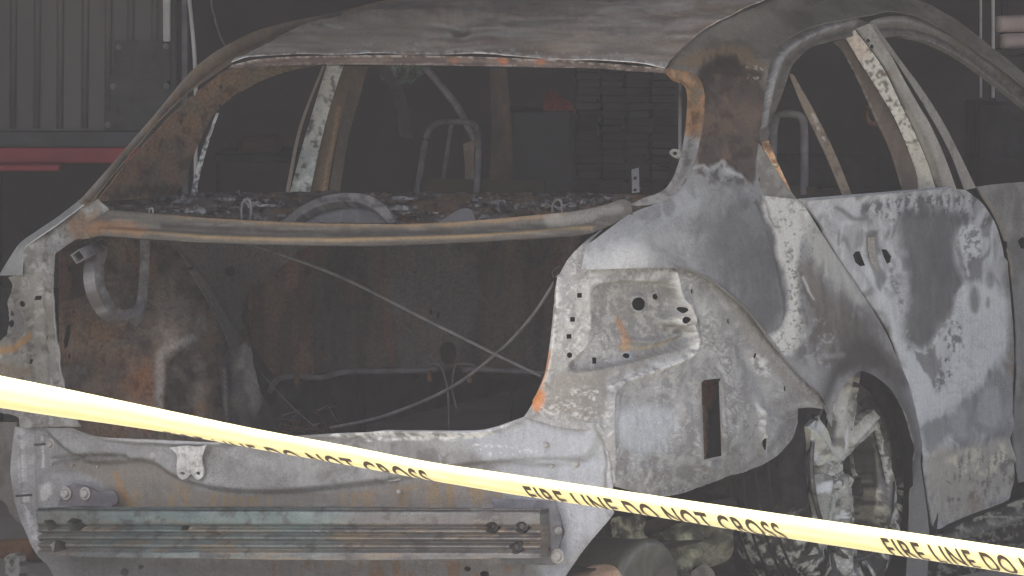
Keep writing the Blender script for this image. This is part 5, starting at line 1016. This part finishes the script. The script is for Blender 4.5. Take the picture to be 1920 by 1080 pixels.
panel("front_door_frame", [(1626, 45, 1), (1640, 36), (1670, 30), (1710, 32), (1760, 48), (1812, 76), (1915, 152), (2010, 232, 1), (1985, 250, 1), (1920, 198), (1810, 114), (1745, 80), (1694, 68), (1652, 70, 1)], [(1630, 46, 'x', .665), (1700, 36, 'x', .645), (1700, 64, 'x', .66), (1812, 80, 'x', .665), (1810, 112, 'x', .68), (1915, 160, 'x', .70), (1920, 196, 'x', .715), (2000, 240, 'x', .74)], car, (92, 89, 85), [('l', [(1628, 44), (1670, 37), (1710, 40), (1758, 57), (1812, 86), (1915, 165)], (120, 118, 116), 7, 3, 2, .8), ('n', (74, 72, 70), 6, 6, .52, .07, .7, [(1650, 55), (1750, 60), (1930, 180), (1920, 198), (1810, 114), (1694, 68)], 4), ('l', [(1694, 67), (1745, 79), (1810, 113), (1920, 197)], (112, 108, 104), 3, 1.5, 1, .7)], [('l', [(1650, 50), (1700, 50), (1760, 66), (1812, 98), (1915, 178)], 10, -.010)], (), 4, .015)
panel("quarter_window_corner", [(1423, 268, 1), (1436, 286), (1455, 318), (1478, 352), (1494, 373, 1), (1432, 369, 1), (1420, 340), (1418, 305)], [(1424, 270, 'x', .815), (1490, 371, 'x', .875), (1432, 367, 'x', .875), (1440, 320, 'x', .845)], car, (122, 119, 114), [('n', (104, 98, 92), 14, 20, .52, .1, .7)], (), [circle(1424, 336, 2, 4, 8), circle(1466, 350, 2, 3.5, 8)], 4, .004)
strip("bare_metal_edge", [(1426, 266), (1440, 294), (1457, 326), (1477, 364)], [(1441, 263), (1456, 300), (1470, 330), (1488, 369)], [(1433, 265, 'x', .80), (1482, 366, 'x', .86), (1455, 312, 'x', .828)], (196, 140, 96), [('n', (128, 92, 70), 12, 9, .5, .06, .9), ('n', (230, 196, 150), 9, 6, .6, .05, .8), ('p', [(1424, 262), (1444, 262), (1450, 285), (1435, 285)], (110, 84, 68), 4, 4, .7)], .006, "burnt_metal", gain=1.6)
# ------------------------------------------------------------------ wheel, arch, underside
HUB = at(1600, 884, 'x', .885)
wh = empty("rear_wheel", HUB, (0, R(-6), 0), car)       # camber: the sprung-out wheel leans in at the top
def lathe(name, prof, mat, parent, n=48, cols=None, a0=0, a1=2 * math.pi):
    """profile (x, r) turned about the wheel's own x axis"""
    if cols is not None:                            # fine enough to carry its stains and painted highlights
        Q = []
        for (x0, r0), (x1, r1) in zip(prof[:-1], prof[1:]):
            m_ = max(1, int(math.hypot(x1 - x0, r1 - r0) / .006))
            Q += [(x0 + (x1 - x0) * k / m_, r0 + (r1 - r0) * k / m_) for k in range(m_)]
        prof = Q + [prof[-1]]; n = max(n, 180)
    V, F = [], []; full = abs(a1 - a0 - 2 * math.pi) < 1e-6
    m_ = n if full else n + 1
    for i in range(m_):
        a = a0 + (a1 - a0) * i / n
        for x, r in prof: V.append((x, r * math.cos(a), r * math.sin(a)))
    k = len(prof)
    for i in range(n):
        j = (i + 1) % m_
        for q in range(k - 1): F.append((i * k + q, j * k + q, j * k + q + 1, i * k + q + 1))
    c = None
    if cols is not None:
        A = np.array(V); c = cols(A)
    return mesh(name, V, F, mat, parent, True, c)
GLINT_PATCH = [('p', [(20, -60), (150, -95), (165, -20), (150, 14), (60, 10), (30, -10)], (206, 200, 150), 16, 30, .95), ('p', [(60, -150), (110, -120), (120, -90), (70, -96)], (140, 136, 104), 14, 20, .8),  # pale powder and sunlit-ground highlights painted into the wheel colour
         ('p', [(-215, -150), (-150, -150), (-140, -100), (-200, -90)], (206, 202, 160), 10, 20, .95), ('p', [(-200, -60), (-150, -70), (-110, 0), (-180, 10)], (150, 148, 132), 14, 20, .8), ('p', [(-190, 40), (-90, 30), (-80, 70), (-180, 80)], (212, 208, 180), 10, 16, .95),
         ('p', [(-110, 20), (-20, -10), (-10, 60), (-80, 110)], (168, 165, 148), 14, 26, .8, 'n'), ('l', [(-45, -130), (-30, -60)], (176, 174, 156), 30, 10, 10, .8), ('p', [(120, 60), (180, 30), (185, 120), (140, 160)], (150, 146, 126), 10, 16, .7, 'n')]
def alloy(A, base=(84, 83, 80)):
    return paint(A[:, 1] * 1000, -A[:, 2] * 1000, base, [('n', (104, 103, 100), 90, 60, .5, .14, .8), ('n', (66, 65, 64), 50, 50, .55, .12, .7)] + GLINT_PATCH + [('n', (58, 57, 55), 20, 26, .64, .06, .6)], 21, 2.4)
RR, TR = .222, .325
def lathe_fine(name, prof, mat, parent, n):
    """tyre carcass: fine enough to carry ash speckle and cords"""
    P = []
    for (x0, r0), (x1, r1) in zip(prof[:-1], prof[1:]):
        m_ = max(1, int(math.hypot(x1 - x0, r1 - r0) / .005))
        P += [(x0 + (x1 - x0) * k / m_, r0 + (r1 - r0) * k / m_) for k in range(m_)]
    P.append(prof[-1])
    def cols(A):
        a = np.arctan2(A[:, 2], A[:, 1]); a = np.where(a < 0, a + 2 * np.pi, a)
        low = sstep(-.03, -.12, A[:, 2])
        c1 = paint(a * 330, A[:, 0] * 1000, (58, 57, 56), [('n', (74, 72, 70), 30, 14, .5, .12, .7)], 23, 1.6)
        c2 = paint(a * 330, A[:, 0] * 1000, (56, 55, 54), [('n', (96, 95, 90), 50, 40, .5, .12, .7), ('n', (176, 174, 162), 22, 20, .6, .05, .9)], 24, 2.0)
        return c1 * (1 - low[:, None]) + c2 * low[:, None]
    o = lathe(name, P, mat, parent, 420, cols)
    return o
ty = lathe_fine("tyre", [(-.02, RR - .004), (-.012, RR + .02), (.0, RR + .055), (-.012, TR - .022), (-.035, TR - .004), (-.075, TR), (-.15, TR), (-.195, TR - .006), (-.215, TR - .03), (-.215, RR + .02), (-.20, RR)], "burnt_rough", wh, 64)
for x in (-.065, -.10, -.135, -.17):
    lathe("tread_groove", [(x - .004, TR + .0008), (x - .002, TR + .0022), (x + .002, TR + .0022), (x + .004, TR + .0008)], "soot", ty, 64)
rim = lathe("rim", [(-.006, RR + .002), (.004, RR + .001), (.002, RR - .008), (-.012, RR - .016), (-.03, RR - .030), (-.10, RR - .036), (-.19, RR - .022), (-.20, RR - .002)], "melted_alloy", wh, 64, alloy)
lathe("brake_disc", [(-.125, .03), (-.122, .05), (-.122, .185), (-.13, .185)], "burnt_rough", wh, 40, lambda A: paint(A[:, 1] * 1000, -A[:, 2] * 1000, (60, 59, 57), [('n', (76, 74, 70), 60, 60, .5, .1, .8)] + GLINT_PATCH[:2], 22, 2.2))
lathe("wheel_back_plate", [(-.155, .01), (-.155, RR - .02)], "soot", wh, 40)
bpy.context.view_layer.update()
WC = [(1568, 868, 'x', .832), (1598, 700, 'x', .862), (1640, 785, 'x', .876), (1672, 880, 'x', .888), (1680, 1000, 'x', .90), (1520, 800, 'x', .872), (1524, 900, 'x', .876), (1540, 1000, 'x', .89), (1590, 1060, 'x', .90), (1565, 770, 'x', .858)]
def cast(name, P, base, layers=(), rel=(), th=.022, dx=0.0, mat="burnt_metal", gain=3.2):
    """cast, half-melted piece of the wheel face"""
    o = panel(name, P, [(c[0], c[1], 'x', c[3] + dx) for c in WC], None, base, [('n', (70, 69, 66), 16, 20, .58, .08, .6), ('n', (146, 144, 132), 12, 14, .64, .06, .6)] + list(layers), [('n', 18, 22, .012)] + list(rel), (), 3, th, mat, gain=gain)
    o.parent = wh; o.matrix_parent_inverse = wh.matrix_basis.inverted()
    return o
GLINT = (214, 210, 168)  # powder-yellow highlight colour painted on the spoke facets
cast("spoke", [(1558, 755), (1570, 722), (1590, 700), (1612, 690, 1), (1609, 738), (1602, 788), (1597, 825), (1600, 846, 1), (1577, 868), (1562, 872, 1), (1562, 831), (1566, 788)], (132, 131, 127), [('p', [(1578, 800), (1591, 798), (1589, 838), (1578, 846)], GLINT, 3, 4, .85), ('l', [(1566, 790), (1564, 830)], (84, 83, 82), 5, 3, 2, .8)], [('l', [(1590, 705), (1578, 780), (1574, 860)], 10, .014)])
cast("spoke_web", [(1606, 694, 1), (1626, 736), (1644, 780, 1), (1600, 818, 1), (1598, 788)], (92, 91, 89), (), (), .01, -.022)
cast("spoke", [(1588, 852, 1), (1650, 800, 1), (1638, 768, 1), (1606, 796), (1592, 810, 1)], (128, 127, 122), [('l', [(1596, 826), (1640, 782)], (146, 144, 138), 6, 4, 3, .7)], [('l', [(1594, 832), (1642, 782)], 10, .012)])
cast("spoke", [(1512, 800, 1), (1540, 788), (1566, 842), (1570, 862, 1), (1556, 864), (1534, 872), (1522, 838)], (142, 141, 131), [('p', [(1512, 788), (1540, 788), (1544, 804), (1516, 808)], GLINT, 4, 5, .95), ('p', [(1524, 850), (1534, 848), (1534, 866), (1526, 866)], GLINT, 3, 3, .9)], [('l', [(1518, 808), (1562, 862)], 16, .014)])
cast("spoke", [(1528, 890, 1), (1556, 884), (1570, 900), (1570, 940), (1560, 985), (1546, 1030), (1526, 1040, 1), (1532, 970)], (112, 111, 106), [('p', [(1528, 908), (1556, 906), (1560, 920), (1530, 924)], GLINT, 4, 5, .95), ('l', [(1564, 930), (1552, 990)], (140, 138, 128), 6, 4, 4, .7)], [('l', [(1550, 900), (1540, 1020)], 14, .014)])
cast("spoke", [(1570, 890, 1), (1594, 896, 1), (1600, 950), (1604, 1010), (1610, 1080, 1), (1572, 1080, 1), (1566, 1000), (1566, 940)], (116, 114, 106), [('n', (176, 173, 150), 14, 18, .6, .06, .8), ('n', (70, 68, 66), 14, 20, .54, .08, .7)], [('l', [(1582, 900), (1588, 1070)], 14, .014)])
cast("hub_face", [(1546, 876), (1556, 862), (1570, 856), (1582, 864), (1584, 884), (1598, 896), (1594, 912), (1574, 918), (1556, 908)], (132, 130, 122), [('n', (176, 173, 152), 9, 9, .58, .06, .8), ('n', (66, 64, 62), 10, 10, .54, .06, .8)], [('n', 8, 8, .02)], .03, .004)
cast("brake_shroud", [(1598, 848, 1), (1642, 796), (1656, 836), (1668, 880), (1672, 898, 1), (1652, 894), (1602, 893, 1)], (120, 117, 100), [('p', [(1600, 868), (1625, 850), (1655, 848), (1660, 892), (1602, 892)], (226, 222, 176), 8, 10, .95), ('n', (84, 82, 74), 14, 12, .58, .07, .8)], [('n', 20, 20, .02)], .01, -.05, "burnt_rough", 3.0)  # bright patch: powder and highlight painted into the colour
cast("dark_window", [(1604, 897, 1), (1652, 897), (1660, 926), (1656, 956), (1628, 958), (1614, 930)], (62, 61, 61), [('n', (78, 76, 74), 14, 14, .55, .08, .7)], [('n', 20, 20, .02)], .03, -.045, "burnt_rough", 2.0)  # dark piece standing in for the shade in the open spoke window
cast("rim_flake", [(1642, 788, 1), (1652, 812), (1668, 862), (1678, 906), (1684, 950), (1688, 1000, 1), (1676, 1000, 1), (1672, 950), (1664, 900), (1654, 856)], (108, 106, 98), [('n', (190, 186, 160), 10, 14, .55, .06, .9)], [('n', 10, 16, .012)], .008, .002)
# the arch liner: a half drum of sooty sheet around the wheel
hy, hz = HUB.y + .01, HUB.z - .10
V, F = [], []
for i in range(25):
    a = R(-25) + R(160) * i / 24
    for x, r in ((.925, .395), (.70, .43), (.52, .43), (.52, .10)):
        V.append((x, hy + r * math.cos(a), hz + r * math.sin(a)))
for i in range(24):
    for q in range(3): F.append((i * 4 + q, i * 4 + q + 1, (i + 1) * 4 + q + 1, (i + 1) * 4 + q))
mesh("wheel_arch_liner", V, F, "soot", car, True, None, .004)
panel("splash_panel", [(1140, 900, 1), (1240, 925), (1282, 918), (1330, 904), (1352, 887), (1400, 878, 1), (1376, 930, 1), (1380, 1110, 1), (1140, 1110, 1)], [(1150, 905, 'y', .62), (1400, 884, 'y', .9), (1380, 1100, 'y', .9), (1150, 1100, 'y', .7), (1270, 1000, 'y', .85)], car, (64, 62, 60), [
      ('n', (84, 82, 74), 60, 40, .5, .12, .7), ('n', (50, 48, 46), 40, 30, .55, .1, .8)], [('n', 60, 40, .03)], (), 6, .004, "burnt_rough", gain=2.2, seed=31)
panel("heat_shield", [(1146, 992, 1), (1168, 976), (1200, 966), (1228, 964), (1214, 978), (1206, 996), (1216, 1012, 1), (1150, 1016, 1)], [(1146, 992, 'y', .5), (1228, 964, 'y', .58), (1216, 1012, 'y', .5), (1150, 1016, 'y', .46)], car, (96, 94, 84), [('n', (150, 148, 122), 26, 16, .52, .08, .9), ('n', (60, 58, 54), 20, 12, .56, .08, .8)], [('l', [(1150, 990), (1220, 972)], 16, .03), ('n', 20, 14, .03)], (), 4, .006, "burnt_rough", seed=32)
panel("subframe_plate", [(1206, 1030, 1), (1240, 1004), (1290, 984), (1350, 974), (1372, 980, 1), (1372, 1040), (1340, 1060), (1300, 1064), (1290, 1110, 1), (1230, 1110, 1), (1222, 1050)], [(1206, 1030, 'y', .62), (1372, 980, 'y', .75), (1372, 1040, 'y', .72), (1260, 1110, 'y', .6), (1290, 1030, 'y', .64)], car, (82, 81, 74), [('p', [(1240, 1030), (1290, 1000), (1310, 1030), (1290, 1062), (1250, 1058)], (140, 139, 112), 8, 10, .85), ('n', (60, 59, 55), 30, 24, .54, .1, .8), ('n', (120, 118, 98), 22, 18, .6, .08, .6)], [('l', [(1230, 1010), (1300, 984), (1370, 972)], 14, .03), ('n', 26, 20, .03)], (), 4, .008, "burnt_rough", seed=33)
tube("trailing_arm", [at(1186, 1002, 'y', .66), at(1260, 974, 'y', .7), at(1380, 952, 'y', .8)], [.016, .022, .028], "char_brown", car, 12)
tube("drain_pipe", [at(1180, 1018, 'y', .62), at(1246, 1021, 'y', .58)], [.0095, .0095], "soot", car, 12)
tube("pipe_end_ring", [at(1240, 1021, 'y', .575), at(1250, 1021.5, 'y', .57)], .0125, "black_plate", car, 12)
tube("brake_line", spline3([at(u, v, 'y', .55) for u, v in ((1185, 996), (1196, 1000), (1202, 1012), (1201, 1022))], 4), .0025, "ash_pale", car, 6)
panel("shock_mount", [(1296, 1072, 1), (1310, 1062), (1326, 1060), (1334, 1072), (1340, 1110, 1), (1290, 1110, 1)], [(1296, 1072, 'y', .6), (1334, 1072, 'y', .6), (1320, 1100, 'y', .58)], car, (96, 94, 90), [('n', (120, 116, 104), 14, 14, .5, .1, .7)], (), (), 4, .02)
# exhaust silencer
mx, my = (.16, .80), .30
mz = at(1180, 1012, 'y', my).z - .115
prof = [(mx[0], .2), (mx[0] + .01, .9), (mx[0] + .02, 1.0), (mx[1] - .035, 1.0), (mx[1] - .022, 1.03), (mx[1] - .012, 1.03), (mx[1] - .004, .98), (mx[1], .9), (mx[1] - .012, .6), (mx[1] - .012, .02)]
V, F, n = [], [], 40
for i in range(n):
    a = 2 * math.pi * i / n
    for x, q in prof: V.append((x, my + .15 * q * math.cos(a), mz + .115 * q * math.sin(a)))
k = len(prof)
for i in range(n):
    for q in range(k - 1): F.append((i * k + q, i * k + q + 1, ((i + 1) % n) * k + q + 1, ((i + 1) % n) * k + q))
A = np.array(V)
mesh("exhaust_silencer", V, F, "bare_steel", car, True, paint(A[:, 0] * 700, np.arctan2(A[:, 2] - mz, A[:, 1] - my) * 90, (120, 118, 106), [('n', (80, 78, 72), 60, 20, .5, .1, .8), ('n', (136, 134, 120), 40, 14, .6, .06, .6)], 33, 1.5))
tube("tail_pipe", [(.45, my - .14, mz + .02), (.5, my - .3, mz - .0), (.52, my - .36, mz - .01)], [.03, .03, .03], "copper_bare", car, 14)
panel("tan_shape", [(1082, 1078), (1100, 1064), (1128, 1058), (1152, 1062), (1162, 1078), (1164, 1110, 1), (1074, 1110, 1)], [(1082, 1078, 'y', .13), (1162, 1078, 'y', .12), (1128, 1060, 'y', .17), (1120, 1110, 'y', .10)], car, (176, 146, 122), [('n', (150, 122, 100), 20, 14, .5, .1, .7)], (), (), 4, .01, "burnt_metal", gain=1.7)  # unidentified tan shape, added in front of the silencer
# left lower corner, seen past the panel edge
panel("far_bumper_stay", [(-40, 790, 1), (30, 792, 1), (24, 880), (28, 930), (46, 985), (20, 965), (6, 940), (-40, 930, 1)], [(-40, 800, 'y', .12), (30, 800, 'y', .05), (40, 980, 'y', .06), (-40, 930, 'y', .14)], car, (98, 96, 94), [('n', (84, 80, 77), 20, 30, .5, .1, .7)], [('n', 20, 30, .012)], (), 5, .004)
panel("tow_bracket", [(8, 1046, 1), (20, 1038), (34, 1042), (38, 1064), (34, 1110, 1), (4, 1110, 1), (10, 1074)], [(8, 1046, 'y', .3), (38, 1060, 'y', .28), (10, 1100, 'y', .3)], car, (118, 116, 114), [('n', (80, 76, 74), 8, 8, .5, .1, .8)], (), [circle(22, 1056, 5, 6, 8)], 4, .02)
tube("far_axle", [at(-60, 1036, 'y', 1.1), at(60, 1030, 'y', .9)], .03, "rust_orange", car, 10)
# drag the near front half of the shell along: enough body to close the car from other angles
carsheet("hood", -.78, .78, 3.3, 4.2, .86, .72, "char_brown")
carsheet("front_end", -.80, .80, 4.2, 4.25, .72, .20, "char_brown")
mesh("far_side_panel", [(-.92, .25, .25), (-.92, 3.9, .25), (-.92, 3.9, .78), (-.90, 1.2, .86), (-.90, .3, .84)], [(0, 1, 2, 3, 4)], "char_brown", car, False, None, .004)
mesh("front_fender", [(.91, 2.9, .25), (.91, 4.2, .25), (.89, 4.2, .72), (.88, 2.9, .82)], [(0, 1, 2, 3)], "char_brown", car, False, None, .004)
for (x, y) in ((-.80, HUB.y), (.80, 3.75), (-.80, 3.75)):
    z = .02 + .0 if y < 2 else 0
    c_ = Vector((x, y, HUB.z if y < 2 else .325 - .044 * y + .03))
    w2 = empty("wheel", c_, None, car)
    o = lathe("tyre", [(-.09, .20), (-.09, .30), (-.07, .322), (.07, .322), (.09, .30), (.09, .20), (-.09, .20)], "tyre_rubber", w2, 40)
    lathe("rim", [(.06, .002), (.06, .20), (-.06, .20), (-.06, .002)], "dark_steel", w2, 32)

# ------------------------------------------------------------------ the air: thin even haze that veils the dark areas
hz_m = bpy.data.materials.new("haze"); hz_m.use_nodes = True
nt = hz_m.node_tree; nt.nodes.clear()
out = nt.nodes.new("ShaderNodeOutputMaterial"); pv = nt.nodes.new("ShaderNodeVolumePrincipled")
pv.inputs["Color"].default_value = (.96, .95, .97, 1); pv.inputs["Density"].default_value = HAZE
pv.inputs["Anisotropy"].default_value = 0.0
nt.links.new(pv.outputs[0], out.inputs["Volume"])
MATS["haze"] = hz_m
hzo = box("haze", (0, 0, 1.5), (164, 164, 5.2), "haze", None, None, 0); tag(hzo, kind="stuff")
